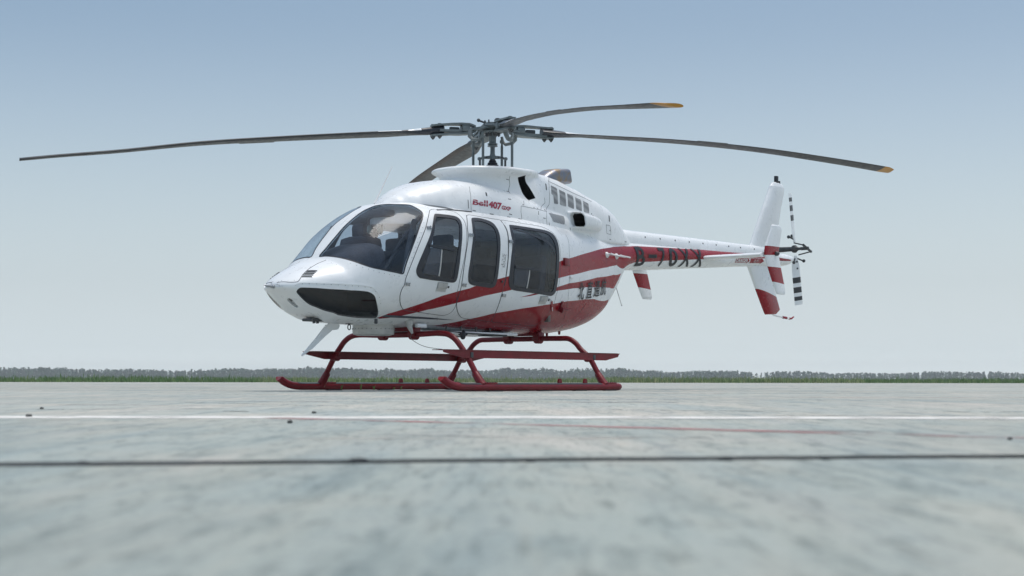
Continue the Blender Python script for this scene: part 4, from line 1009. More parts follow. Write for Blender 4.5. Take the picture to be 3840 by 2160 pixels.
# ---- exhaust stack
b = MB(); rings = []
for x, z, hw, hh, n in [(-.90, 2.50, .12, .10, 4), (-1.00, 2.565, .125, .10, 4), (-1.10, 2.615, .13, .098, 4), (-1.20, 2.640, .13, .090, 5), (-1.32, 2.650, .132, .090, 6), (-1.37, 2.650, .135, .092, 6)]:
    rings.append([Vector((x + .25 * hh * s * r, hw * c * r, z + hh * s * r)) for c, s, r in [(math.cos(a), math.sin(a), (abs(math.cos(a)) ** n + abs(math.sin(a)) ** n) ** (-1 / n)) for a in [2 * math.pi * j / 28 for j in range(28)]]])
ins = [[p + (sum(rg, Vector()) / 28 - p) * .10 for p in rg] for rg in rings[::-1]]
b.loft(rings + ins, caps=False)
b.build('exhaust_stack', M['exhaust'], HELI, smooth=50)
# ------------------------------------------------------------------ tail surfaces: stacks of streamlined sections
def foil(le, te, thick, axis, n=14, blunt=0.12):
    """closed ring of a streamlined section from leading to trailing edge; axis = thickness direction"""
    le, te, axis = Vector(le), Vector(te), Vector(axis); up_, lo = [], []
    for i in range(n + 1):
        t = (1 - math.cos(math.pi * i / n)) / 2
        y = thick * (1.485 * math.sqrt(t) - .63 * t - 1.758 * t * t + 1.422 * t ** 3 - .5075 * t ** 4) + thick * blunt * .5 * t * (1 if i < n else 0.6)
        p = le + (te - le) * t
        up_.append(p + axis * y); lo.append(p - axis * y)
    return up_ + lo[-2:0:-1]

def fin(name, secs, thick, axis, parent, split=(), offy=0.0, caps=True):
    """secs: (lex, lez, tex, tez, material index)"""
    b = MB(); rings = [foil((s[0], offy, s[1]), (s[2], offy, s[3]), thick * (s[5] if len(s) > 5 else 1), axis) for s in secs]
    for i in range(len(rings) - 1): b.loft(rings[i:i + 2], caps=(i == 0 or i == len(rings) - 2), mi=secs[i][4])
    bm = bmesh.new()
    return b.build(name, [M['white'], M['red']], parent, smooth=40)

fin('upper_fin', [(-5.80, 1.98, -6.66, 2.02, 0), (-5.93, 2.13, -6.665, 2.14, 0), (-6.05, 2.32, -6.72, 2.35, 0), (-6.30, 2.70, -6.83, 2.72, 0), (-6.49, 2.985, -6.925, 2.965, 0), (-6.515, 3.035, -6.935, 3.03, 0, .95), (-6.56, 3.082, -6.90, 3.07, 0, .7), (-6.62, 3.103, -6.84, 3.10, 0, .25)], .105, (0, 1, 0), HELI)
fin('ventral_fin', [(-5.72, 1.93, -6.36, 1.95, 0), (-5.86, 1.77, -6.43, 1.79, 0), (-6.073, 1.47, -6.672, 1.372, 1), (-6.22, 1.27, -6.735, 1.26, 1), (-6.325, 1.125, -6.775, 1.185, 1, .9), (-6.347, 1.098, -6.66, 1.115, 1, .6)], .10, (0, 1, 0), HELI)
b = MB(); b.tube([(-6.79, 0, 3.02), (-6.78, 0, 3.13)], .02, 10); b.box((-6.70, 0, 3.145), (.06, .05, .11), None, 0, .012)
b.build('fin_beacon', M['letter'], HELI)
b = MB(); b.tube([(-6.52, 0, 1.125), (-6.60, 0, 1.095), (-6.85, 0, 1.075), (-7.06, 0, 1.058)], .011, 8)
b.build('tail_skid', M['white_print'], HELI)
b = MB(); b.tube([(-6.86, 0, 1.075), (-6.98, 0, 1.068)], .020, 8); b.tube([(-7.06, 0, 1.058), (-7.13, 0, 1.064), (-7.20, 0, 1.092)], [.017, .016, .010], 8)
stuff(b.build('tail_skid_tip', M['red'], HELI))
for sd in (1, -1):
    y = 1.10 * sd
    # stabilizer half, cambered downwards
    b = MB()
    b.loft([foil((-4.335, yy, 1.815), (-4.74, yy, 1.83), .062, (0, 0, 1), 12) for yy in (.10 * sd, .5 * sd, .9 * sd, 1.085 * sd)])
    b.build('stabilizer', M['white'], HELI, smooth=40)
    e = fin('end_plate', [(-4.645, 2.243, -4.82, 2.243, 0, .5), (-4.612, 2.225, -4.87, 2.225, 0, .9), (-4.598, 2.19, -4.897, 2.175, 0), (-4.442, 1.94, -4.823, 1.946, 1), (-4.42, 1.87, -4.81, 1.88, 1), (-4.42, 1.811, -4.804, 1.835, 0), (-4.504, 1.661, -4.866, 1.663, 1), (-4.63, 1.461, -4.952, 1.44, 0), (-4.72, 1.325, -4.985, 1.335, 0, .9), (-4.742, 1.298, -4.96, 1.295, 0, .5)], .042, (0, 1, 0), HELI, offy=y)
    b = MB(); b.lathe([(.028, 0), (.032, .02), (.026, .045), (.010, .06), (.001, .063)], (-4.70, y + .012 * sd, 1.845), (0, sd, 0), 14)
    b.build('position_light', M['hub_dark'], e)

# ---- tail rotor
b = MB()
X0, Z0 = -6.535, 2.066
b.tube([(X0, .02, Z0), (X0, .40, Z0)], [.045, .032], 14)
b.lathe([(.05, 0), (.058, .02), (.058, .05), (.035, .075), (.022, .10), (.022, .17), (.004, .175)], (X0, .36, Z0), (0, 1, 0), 14)
trot = b.build('tail_rotor', M['hub_dark'], HELI)
b = MB(); b.tube([(X0, .50, Z0), (X0, .62, Z0)], .026, 10); b.box((X0, .60, Z0), (.26, .025, .03), Matrix.Rotation(-.35, 3, 'Y'), 0, .006)
for s in (1, -1):
    d = Matrix.Rotation(-.35, 3, 'Y') @ Vector((.12 * s, 0, 0)); b.tube([Vector((X0, .60, Z0)) + d, Vector((X0, .42, Z0)) + d * .6 + Vector((0, 0, .06 * s))], .010, 8)
    b.ball(Vector((X0, .60, Z0)) + d, .020, 5)
b.build('pitch_spider', M['hub_dark'], trot)
TRA = .158
for s in (1, -1):
    ax = Vector((math.sin(TRA) * s, 0, math.cos(TRA) * s)); ch = Vector((math.cos(TRA), 0, -math.sin(TRA)))
    beta = R(15) * s
    cdir = ch * math.cos(beta) + Vector((0, 1, 0)) * math.sin(beta)
    nd = cdir.cross(ax).normalized(); o = Vector((X0, .40, Z0)); rings = []; mats = []
    RS = [(.10, .05, .03, 0), (.16, .09, .026, 0), (.22, .15, .022, 0), (.30, .17, .02, 0), (.42, .172, .02, 1), (.505, .172, .02, 0), (.565, .172, .02, 1), (.65, .172, .018, 0), (.705, .172, .018, 1), (.765, .172, .018, 0), (.83, .172, .016, 0)]
    b = MB(); prev = None
    rings = [foil(o + ax * r - cdir * c * .38, o + ax * r + cdir * c * .62, t, nd, 8) for r, c, t, m in RS]
    for i in range(len(RS) - 1): b.loft(rings[i:i + 2], caps=(i == 0 or i == len(RS) - 2), mi=RS[i][3])
    bl = b.build('tail_blade', [M['white'], M['tr_black']], trot, smooth=40)
    b = MB()
    for w in (1, -1):
        b.tube([o + ax * .14 + cdir * .02 * w, o + ax * .19 + cdir * .10 * w + nd * .05], .011, 8); b.ball(o + ax * .19 + cdir * .105 * w + nd * .055, .026, 5)
        b.lathe([(.014, 0), (.014, .014), (.001, .018)], o + ax * (.24 + .05 * w) - nd * -.008, nd * (1 if nd.y > 0 else -1), 8)
    stuff(b.build('balance_weight', M['hub_dark'], trot))

# ---- main rotor
HZ = 3.08
PSI = -0.57319
def az(a): return Vector((math.cos(a), math.sin(a), 0)), Vector((-math.sin(a), math.cos(a), 0))
b = MB()
b.lathe([(.026, 2.60), (.027, 2.72), (.040, 2.725), (.040, 2.75), (.034, 2.765), (.028, 2.79), (.027, 2.86), (.036, 2.868), (.060, 2.872), (.060, 2.885), (.040, 2.89), (.060, 2.897), (.060, 2.907), (.042, 2.915), (.041, 3.01), (.052, 3.02), (.062, 3.025), (.001, 3.03)], (0.0, 0, 0), (0, 0, 1), 24)
mrot = b.build('main_rotor', M['hub'], HELI)
b = MB(); b.lathe([(.085, 2.595), (.078, 2.628), (.064, 2.634), (.073, 2.642), (.070, 2.654), (.052, 2.660), (.060, 2.668), (.056, 2.680), (.040, 2.686), (.046, 2.694), (.034, 2.716), (.001, 2.718)], (0, 0, 0), (0, 0, 1), 24)
b.build('mast_boot', M['black'], mrot)
b = MB()
d, w = az(2.25)
for s in (1, -1):
    P = [d * .03 * s + Vector((0, 0, 2.745)), d * .09 * s + Vector((0, 0, 2.742)), d * .15 * s + Vector((0, 0, 2.730))]
    b.tube(P, [.030, .024, .020], 10, flat=.7)
    b.ball(d * .158 * s + Vector((0, 0, 2.727)), .022, 5)
    for k in (.07, .115): b.tube([d * k * s + Vector((0, 0, 2.742)) - w * .035, d * k * s + Vector((0, 0, 2.742)) + w * .035], .012, 8, mi=1)
    b.tube([d * .150 * s + w * .02 + Vector((0, 0, 2.72)), d * .150 * s + w * .03 + Vector((0, 0, 2.58))], .013, 8, mi=1)
b.build('drive_link', [M['hub'], M['hub_dark']], mrot)
# flexing yoke: two crossed bow-tie plates
b = MB()
for q, dz in ((0, -.012), (1, .022)):
    d, w = az(PSI + q * math.pi / 2); rings = []
    for i in range(25):
        r = -.66 + 1.32 * i / 24; a = abs(r)
        hw = .105 if a < .12 else (.105 - (a - .12) * .20 if a < .38 else .053 + (a - .38) * .06)
        z = HZ + dz + .028 * math.cos(min(a / .5, 1) * math.pi) - .02 * a
        t = .014
        rings.append([d * r - w * hw + Vector((0, 0, z - t)), d * r + w * hw + Vector((0, 0, z - t)), d * r + w * hw + Vector((0, 0, z + t)), d * r - w * hw + Vector((0, 0, z + t))])
    b.loft(rings)
b.lathe([(.10, HZ - .05), (.125, HZ - .042), (.125, HZ - .028), (.08, HZ - .02), (.08, HZ + .05), (.10, HZ + .055), (.10, HZ + .07), (.05, HZ + .082), (.001, HZ + .085)], (0, 0, 0), (0, 0, 1), 20)
b.build('rotor_yoke', M['hub'], mrot, smooth=45)
b = MB()
for k in range(8):
    a = k * math.pi / 4 + .2; d, w = az(a)
    b.lathe([(.017, -.03), (.017, 0), (.010, .004), (.008, .03), (.001, .034)], d * .095 + Vector((0, 0, HZ + .07)), (0, 0, 1), 8)
    b.lathe([(.020, .02), (.020, -.012), (.010, -.03), (.001, -.034)], d * .075 + Vector((0, 0, HZ - .055)), (0, 0, 1), 8)
stuff(b.build('hub_bolt', M['hub_dark'], mrot))
b = MB(); d, w = az(2.6); b.box(Vector((-.03, .05, HZ + .105)), (.035, .045, .05), None, 0, .005); b.tube([(.02, -.06, HZ + .07), (.10, -.12, HZ + .10)], .012, 8); b.ball((.11, -.125, HZ + .105), .022, 5)
b.build('hub_sensor', M['hub_dark'], mrot)

TAB = {0: [(.55, 3.052), (.87, 3.01), (1.63, 2.94), (2.54, 2.85), (3.43, 2.75), (4.29, 2.62), (4.92, 2.54), (5.335, 2.48)],
       1: [(.55, 3.060), (.9, 3.03), (1.59, 2.98), (2.23, 2.92), (3.38, 2.78), (4.39, 2.63), (5.335, 2.49)],
       2: [(.55, 3.068), (.8, 3.06), (1.31, 3.05), (2.36, 3.04), (3.44, 2.99), (4.56, 2.89), (5.335, 2.805)],
       3: [(.55, 3.050), (.97, 3.02), (2.05, 2.965), (3.25, 2.90), (4.3, 2.80), (5.335, 2.68)]}
def zof(k, r):
    T = TAB[k]
    if r <= T[0][0]: return T[0][1] + (HZ - T[0][1]) * (1 - r / T[0][0])
    P = catmull([(a, c, 0) for a, c in T], 8)
    for a, c in zip(P, P[1:]):
        if a.x <= r <= c.x: return a.y + (c.y - a.y) * (r - a.x) / max(c.x - a.x, 1e-6)
    return T[-1][1]
def pitch(r, k):
    if k == 2: return R(3.0 - 7.0 * max(0, r - .7) / 4.6)
    return R(8.5 - 12.5 * max(0, r - .7) / 4.6) + (R(6) * max(0, (2.6 - r) / 2.0) if k == 3 else 0)
for k in range(4):
    d, w = az(PSI + k * math.pi / 2)       # w points to the leading edge
    rs = [.60, .70, .80, .88, .96, 1.04, 1.12, 1.25, 1.40, 1.6, 1.8, 2.0, 2.2] + [2.2 + .2 * i for i in range(1, 15)] + [5.08, 5.17, 5.235, 5.30, 5.335]
    b = MB(); rings = []
    for r in rs:
        f = max(0, min(1, (r - .62) / .75)); f = f * f * (3 - 2 * f)
        c = .15 + (.272 - .15) * f; t = .095 + (.033 - .095) * min(1, f * 1.4)
        if r > 5.25: c *= 1 - .35 * (r - 5.25) / .085
        p = pitch(r, k); z = zof(k, r); o = d * r + Vector((0, 0, z))
        cd = -w * math.cos(p) - Vector((0, 0, 1)) * math.sin(p); nd = (Vector((0, 0, 1)) * math.cos(p) - w * math.sin(p))
        rings.append(foil(o - cd * c * .27, o + cd * c * .73, t, nd, 9))
    n = len(rings[0])
    mats = [M['blade'], M['cuff'], M['white'], M['yellow'], M['blade_brown'], M['red']]
    b.loft(rings)
    mi = []
    for i in range(len(rings) - 1):
        r = (rs[i] + rs[i + 1]) / 2
        for j in range(n):
            top = j < n / 2
            le = j < 3 or j >= n - 3
            m = 0
            if r < .90: m = 1
            elif r < .98 and not top: m = 1
            elif 1.04 < r < 1.12 and k == 0: m = 1
            elif r < 1.5 and top: m = 2
            elif r < 1.85 and top and k in (1, 2): m = 2
            elif 1.85 <= r < 2.55 and top and k == 2: m = 5
            elif r > 5.17 and k: m = 3
            elif le and not top and r > 1.0 and k == 3: m = 4
            mi.append(m)
    b.m = mi + [1, 3 if k else 0]
    # trim tab near the tip
    bl = b.build('rotor_blade', mats, mrot, smooth=35)
    b = MB(); r0, r1 = 2.55, 2.95
    q = []
    for r in (r0, r1):
        p = pitch(r, k); o = d * r + Vector((0, 0, zof(k, r))); cd = -w * math.cos(p) - Vector((0, 0, 1)) * math.sin(p)
        q += [o + cd * .19, o + cd * .235]
    b.prism([q[0], q[1], q[3], q[2]], (0, 0, .002), (0, 0, -.002)); b.build('trim_tab', M['blade'], mrot)
    # grip: fork plates, inner block, bolts and pitch horn
    zg = lambda r: zof(k, r)
    b = MB()
    for s in (1, -1):
        rings = []
        for r, hw, h in [(.22, .045, .03), (.30, .075, .052), (.40, .070, .058), (.52, .050, .058), (.64, .050, .058), (.72, .055, .058), (.755, .035, .057)]:
            o = d * r + Vector((0, 0, zg(r) + s * h)); t = .011
            rings.append([o - w * hw - Vector((0, 0, t)), o + w * hw - Vector((0, 0, t)), o + w * hw + Vector((0, 0, t)), o - w * hw + Vector((0, 0, t))])
        b.loft(rings)
    o = d * .30 + Vector((0, 0, zg(.30)))
    m = Matrix((d, w, Vector((0, 0, 1)))).transposed()
    b.box(o + d * .04, (.10, .135, .085), m, 0, .02)
    b.box(d * .47 + Vector((0, 0, zg(.47))), (.12, .05, .05), m, 1, .015)
    for r, q in ((.655, .022), (.725, -.02)):
        o = d * r + w * q + Vector((0, 0, zg(r)))
        b.lathe([(.026, .055), (.024, .075), (.012, .078), (.001, .080)], o, (0, 0, 1), 10)
        b.lathe([(.026, -.060), (.028, -.078), (.018, -.090), (.008, -.104), (.001, -.106)], o, (0, 0, 1), 10, 1)
    H = [d * .29 + w * .05 + Vector((0, 0, zg(.27) - .02)), d * .30 + w * .075 + Vector((0, 0, zg(.27) - .10)), d * .275 + w * .10 + Vector((0, 0, zg(.27) - .135)), d * .215 + w * .165 + Vector((0, 0, zg(.27) - .145)), d * .185 + w * .185 + Vector((0, 0, zg(.27) - .11)), d * .175 + w * .19 + Vector((0, 0, zg(.27) - .05))]
    b.tube(H, [.028, .026, .022, .020, .020, .016], 8, flat=1.3)
    b.build('blade_grip', [M['hub'], M['hub_dark']], mrot, smooth=45)
    a = d * .175 + w * .185
    b = MB(); b.tube([a + Vector((0, 0, 2.56)), a + Vector((0, 0, 2.90)), a + Vector((0, 0, 2.925)), a + Vector((0, 0, 2.955))], [.016, .0165, .012, .012], 10)
    b.lathe([(.022, -.02), (.022, .02), (.001, .021)], a + Vector((0, 0, 2.965)), d, 10)
    ln = b.build('pitch_link', M['hub'], mrot)

# ------------------------------------------------------------------ landing gear
def gear(name, mb, smooth=45): return mb.build(name, M['gear_red'], HELI, smooth)
for sd in (1, -1):
    y = 1.202 * sd; b = MB()
    path = catmull([(-.905, y, .046), (-.5, y, .046), (.5, y, .046), (1.5, y, .046), (1.83, y, .047), (1.97, y, .050), (2.085, y, .066), (2.18, y, .100), (2.255, y, .148)], 6)
    rad = [.042] * len(path); rad[0] = .020; rad[1] = .040
    b.tube([(-.925, y, .046)] + path, [.004] + rad, 18)
    # upturned toe is cut level with the ground
    b.v = [Vector((v.x + max(0, v.z - .155) * -1.0, v.y, min(v.z, .1555))) for v in b.v]
    sk = gear('skid_tube', b)
    b = MB()
    for x0, x1 in ((-.50, 1.43), (1.64, 1.98)):
        rings = []
        for i in range(17):
            x = x0 + (x1 - x0) * i / 16; zc = .046 if x < 1.85 else .046 + (x - 1.85) ** 2 * .35
            rings.append([Vector((x, y + .0445 * math.sin(a), zc + .0445 * math.cos(a))) for a in (-.85, -.45, 0, .45, .85)] + [Vector((x, y + .040 * math.sin(a), zc + .040 * math.cos(a))) for a in (.85, .45, 0, -.45, -.85)])
        b.loft(rings)
    b.build('tread_strip', M['black'], sk)
    for x in (.271, -.204):
        b = MB(); b.prism([(x - .035, y, .08), (x + .035, y, .08), (x + .025, y, .125), (x + .012, y, .138), (x - .012, y, .138), (x - .025, y, .125)], (0, -.010, 0), (0, .010, 0)); b.build('tow_lug', M['gear_red'], sk)
    for x in (1.40, .55, -.10, -.68):
        b = MB(); b.box((x, y, .006), (.22, .05, .012), None, 0, .004); b.build('wear_shoe', M['hub_dark'], sk)
    # saddles with leg sockets
    for x, xd in ((1.607, -.10), (-.587, -.08)):
        b = MB(); b.box((x + xd, y, .082), (.24, .062, .028), None, 0, .010)
        u = Vector((0, -sd * .60, .80)); o = Vector((x, y, .06))
        b.tube([o + u * .0, o + u * .06, o + u * .16, o + u * .175], [.055, .046, .040, .034], 14)
        s = b.build('saddle', M['gear_red'], sk)
        b = MB()
        for i in range(5): b.ball((x + xd - .09 + .045 * i, y + .022 * sd, .097), .007, 4)
        for i in range(3):
            for q in (1, -1): b.ball(o + u * (.07 + .04 * i) + Vector((.036 * q, 0, 0)), .009, 4)
        stuff(b.build('saddle_bolt', M['hub_dark'], sk))
for x, ym in ((1.607, .66), (-.587, .62)):
    b = MB(); P = []
    half = [(0, .612), (.30, .614), (ym - .08, .622 if x > 0 else .612), (ym + .06, .606), (ym + .16, .556), (ym + .24, .478), (.985, .378), (1.08, .240), (1.20, .062)]
    P = [(x, -a, z) for a, z in half[::-1]] + [(x, a, z) for a, z in half[1:]]
    b.tube(catmull(P, 6), .031, 16, ref=(1, 0, 0))
    gear('cross_tube', b)
    for q in (.23, -.23):
        b = MB(); b.box((x, q, .640), (.12, .10, .10), None, 0, .02); b.tube([(x - .045, q, .60), (x + .045, q, .60)], .046, 14); gear('tube_clamp', b)
    b = MB(); b.box((x, 0, .672), (.10, .50, .05), None, 0, .012); gear('tube_beam', b)
for sd in (1, -1):
    y = 1.035 * sd; b = MB()
    prof = [(2.045, .432), (2.035, .408), (1.72, .352), (-.84, .352), (-1.085, .395), (-1.11, .432)]
    b.prism([(x, y, z) for x, z in prof], (0, -.004, 0), (0, .004, 0))
    b.prism([(2.045, 0, .436), (-1.11, 0, .436), (-1.11, 0, .430), (2.045, 0, .430)], (0, y + .012 * sd, 0), (0, y - .15 * sd, 0))
    st_ = gear('cabin_step', b, 30)
    b = MB(); b.prism([(2.0, 0, .4385), (-1.07, 0, .4385), (-1.07, 0, .4365), (2.0, 0, .4365)], (0, y + .010 * sd, 0), (0, y - .145 * sd, 0)); b.build('step_tread', M['black'], st_)
    for x in (1.607, -.587):
        b = MB(); b.box((x, y - .05 * sd, .392), (.075, .10, .07), None, 0, .012); b.tube([(x - .045, y - .062 * sd, .375), (x + .045, y - .062 * sd, .375)], .044, 14)
        b.build('step_bracket', M['gear_red'], st_)
        b = MB(); b.box((x - .02, y + .006 * sd, .385), (.045, .006, .055), None, 0, .002)
        b.build('step_bolt', M['hub_dark'], st_)

# ------------------------------------------------------------------ belly equipment
b = MB(); b.lathe([(.001, .592), (.175, .594), (.215, .605), (.225, .625), (.226, .655), (.230, .658), (.230, .672), (.226, .675), (.226, .72), (.20, .74), (.001, .74)], (2.0, 0, 0), (0, 0, 1), 40)
pod = b.build('belly_drum', M['pod'], HELI)
b = MB()
for i in range(28):
    a = 2 * math.pi * i / 28; b.ball((2.0 + .230 * math.cos(a), .230 * math.sin(a), .665), .005, 3)
stuff(b.build('drum_rivet', M['hub_dark'], pod))
b = MB()
b.prism([(2.735, 0, .76), (2.53, 0, .715), (2.522, 0, .680), (2.545, 0, .648), (2.60, 0, .640), (2.70, 0, .655), (2.72, 0, .69), (2.66, 0, .70)], (0, -.012, 0), (0, .012, 0))
b.prism([(2.60, 0, .690), (2.66, 0, .712), (2.735, 0, .668), (2.86, 0, .545), (3.055, 0, .372), (3.045, 0, .362), (2.90, 0, .445), (2.72, 0, .575), (2.62, 0, .64)], (0, -.008, 0), (0, .008, 0))
b.build('wire_cutter', M['white'], HELI, smooth=30)
b = MB(); b.box((2.85, .02, .735), (.30, .16, .03), None, 0, .01)
for x in (2.95, 2.90): b.tube([(x, .06, .75), (x - .01, .06, .70)], [.012, .016], 8)
b.build('nose_fitting', M['hub_dark'], HELI)
b = MB(); b.tube([(2.47, .10, .73), (2.47, .10, .69)], .012, 8)
b.tube([Vector((2.47 + .022 * math.cos(a), .10, .672 + .028 * math.sin(a))) for a in [2 * math.pi * i / 12 for i in range(13)]], .006, 6); b.box((2.47, .10, .712), (.09, .03, .012), None, 0, .003)
b.build('tie_down_ring', M['hub_dark'], HELI)
b = MB(); b.tube([(1.83, .36, .76), (1.825, .36, .70), (1.775, .36, .618)], [.05, .034, .012], 12); b.build('belly_antenna', M['pod'], HELI)
b = MB(); b.box((1.64, .36, .705), (.15, .05, .045), None, 0, .015); b.build('antenna_base', M['white'], HELI)
cb = catmull([(1.775, .36, .622), (1.95, .50, .56), (2.02, .68, .495), (2.06, .85, .458), (2.045, 1.03, .437)], 6)
b = MB(); b.tube(cb, .003, 5); b.build('belly_cable', M['hub_dark'], HELI)
for y in (.34, -.34):
    b = MB(); b.tube([(1.35, y, .655), (.15, y, .632)], .012, 8)
    for x in (1.2, .95, .7, .45): b.tube([(x, y, .65), (x, y, .72)], .009, 6)
    b.build('belly_rail', M['hub_dark'], HELI)
b = MB(); b.box((.29, .22, .650), (.27, .16, .06), None, 0, .01); b.build('belly_box', M['letter'], HELI)
b = MB(); b.lathe([(.012, .05), (.03, .03), (.035, 0), (.03, -.03), (.018, -.05), (.001, -.055)], (.92, .34, .625), (0, 0, 1), 12); b.tube([(.86, .34, .635), (.98, .34, .635)], .02, 8); b.build('belly_hook', M['letter'], HELI)
b = MB(); b.box((.70, 0, .648), (1.5, .70, .03), None, 0, .012); b.build('belly_panel', M['white'], HELI)
b = MB(); b.lathe([(.018, 0), (.018, -.05), (.001, -.055)], (2.40, .42, .755), (0, 0, 1), 8); b.build('drain_pipe', M['hub_dark'], HELI)

# ------------------------------------------------------------------ cabin interior
b = MB(); b.box((1.15, 0, .79), (2.3, .90, .03), None, 0, .01); b.box((2.55, 0, .81), (.5, .62, .03), None, 0, .01); b.build('cabin_floor', M['interior'], HELI)
b = MB(); b.box((-.42, 0, 1.33), (.05, 1.06, 1.06), None, 0, .02); b.build('rear_bulkhead', M['beige'], HELI)
def seat(x, y, face, top=1.56, head=True):
    e = empty('seat', (0, 0, 0), HELI)
    b = MB(); b.box((x + .22 * face, y * .9, 1.03), (.44, .42, .13), None, 0, .05); c = b.build('seat_cushion', M['seat'], e)
    b = MB(); b.box((x, y, 1.30), (.12, .46, .56), Matrix.Rotation(-.16 * face, 3, 'Y'), 0, .05); b.build('seat_back', M['seat'], e)
    b = MB(); b.box((x + .2 * face, y * .62, .89), (.34, .22, .14), None, 0, .02); b.build('seat_base', M['interior'], e)
    if head:
        b = MB(); b.box((x - .05 * face, y, 1.63), (.09, .26, .17), None, 0, .04)
        for s in (.06, -.06): b.tube([(x - .05 * face, y + s, 1.52), (x - .05 * face, y + s, 1.6)], .009, 6)
        b.build('headrest', M['seat'], e)
    return e
seat(1.33, .36, 1); seat(1.33, -.36, 1)
seat(-.20, .38, 1); seat(-.20, -.38, 1); seat(-.20, 0, 1, head=False)
seat(.95, -.36, -1, head=False)
b = MB(); b.box((.98, 0, 1.10), (.16, .16, .62), None, 0, .02); b.box((1.0, 0, 1.90), (.26, .9, .09), None, 0, .03); b.build('roof_beam', M['interior'], HELI)
for y in (.62, -.62):
    b = MB(); b.tube([(2.02, y * .98, 1.80), (2.16, y * 1.05, 1.50), (2.24, y * 1.06, 1.15)], .03, 8); b.build('cabin_post', M['interior'], HELI)
# instrument console with its hood
b = MB(); rings = []
for x, z0, z1, hw in [(2.80, 1.22, 1.365, .16), (2.70, 1.16, 1.43, .24), (2.55, 1.10, 1.50, .30), (2.38, 1.05, 1.555, .33), (2.22, 1.05, 1.575, .33), (2.16, 1.08, 1.565, .32)]:
    rings.append([Vector((x, hw * c * r, (z0 + z1) / 2 + (z1 - z0) / 2 * s * r)) for c, s, r in [(math.cos(a), math.sin(a), (abs(math.cos(a)) ** 3.5 + abs(math.sin(a)) ** 3.5) ** (-1 / 3.5)) for a in [2 * math.pi * j / 28 for j in range(28)]]])
b.loft(rings); b.box((2.05, 0, 1.02), (.5, .24, .36), None, 0, .04)
con = b.build('instrument_console', M['seat'], HELI)
b = MB(); b.ball((2.665, -.10, 1.525), .038, 7, sc=(.8, 1, 1.15)); b.tube([(2.665, -.10, 1.43), (2.665, -.10, 1.50)], .012, 8); b.build('compass', M['letter'], con)
b = MB(); b.tube([(2.0, .36, .84), (2.03, .36, 1.02), (1.93, .36, 1.18)], [.014, .012, .015], 8); b.tube([(1.93, .36, 1.18), (1.92, .36, 1.27)], .022, 8); b.build('control_stick', M['letter'], HELI)
b = MB(); b.tube([(2.0, -.36, .84), (2.03, -.36, 1.02), (1.93, -.36, 1.18)], [.014, .012, .015], 8); b.tube([(1.93, -.36, 1.18), (1.92, -.36, 1.27)], .022, 8); b.build('control_stick', M['letter'], HELI)
b = MB(); b.box((1.93, 0, 1.915), (.22, .36, .08), None, 0, .03); b.build('overhead_panel', M['interior'], HELI)
b = MB(); b.tube(catmull([(1.86, .55, 1.86), (2.05, .46, 1.60), (2.2, .42, 1.36), (2.36, .42, 1.16)], 5), .022, 8); b.build('harness_strap', M['letter'], HELI)
# dark lump standing in for an unidentified shape on the far cockpit side
b = MB(); b.box((1.86, -.34, 1.74), (.12, .20, .20), Matrix.Rotation(.1, 3, 'Y'), 0, .06); b.box((1.90, -.30, 1.52), (.28, .46, .34), None, 0, .10); b.build('cockpit_lump', M['seat'], HELI)
# headset hanging from the roof: a thing of its own
hs_ = tag(empty('headset', (1.93, -.08, 1.88)), 'grey-green pilot headset hanging on its cord behind the windshield', 'headset')
def hpart(mb, n, m):
    mb.v = [v - Vector((1.93, -.08, 1.88)) for v in mb.v]; return mb.build(n, M[m], hs_)
for s in (0, 1):
    b = MB(); b.ball((1.93 - .055 * s, -.13 + .10 * s, 1.752), .048, 7, sc=(.72, .72, 1.2)); hpart(b, 'ear_cup', 'headgreen' if 'headgreen' in M else 'hub')
b = MB(); b.tube(catmull([(1.945, -.15, 1.79), (1.95, -.13, 1.86), (1.92, -.08, 1.885), (1.885, -.03, 1.86), (1.865, -.01, 1.79)], 5), .009, 8); hpart(b, 'headband', 'letter')
b = MB(); b.tube([(1.92, -.08, 1.885), (1.92, -.08, 1.96)], .005, 6); hpart(b, 'cord', 'letter')
# red warning ribbon below the rear door handle
o, n, t, w = frame_at(*FEAT['flag'][0]); o2, n2, t2, w2 = frame_at(*FEAT['flag'][1])
rb = tag(empty('warning_ribbon', o), 'narrow red ribbon with white print hanging below the rear door handle', 'ribbon')
b = MB(); a = Vector((0, 0, 0)); c = o2 - o
dn = c.normalized(); sd_ = n.cross(dn).normalized() * .016
b.prism([a - sd_, a + sd_, c + sd_, c - sd_], n * .012, n * .016); b.build('ribbon_band', M['red'], rb)
b = MB(); b.prism([c * .55 - sd_ * .35, c * .55 + sd_ * .35, c * .92 + sd_ * .35, c * .92 - sd_ * .35], n * .0165, n * .0175); b.build('ribbon_print', M['white_print'], rb)
b = MB(); b.tube([n * .014, n * .016 - dn * .03 + Vector((.02, 0, 0)), n * .010 - dn * .05 + Vector((.05, 0, 0))], .003, 6); b.build('ribbon_wire', M['steel'], rb)
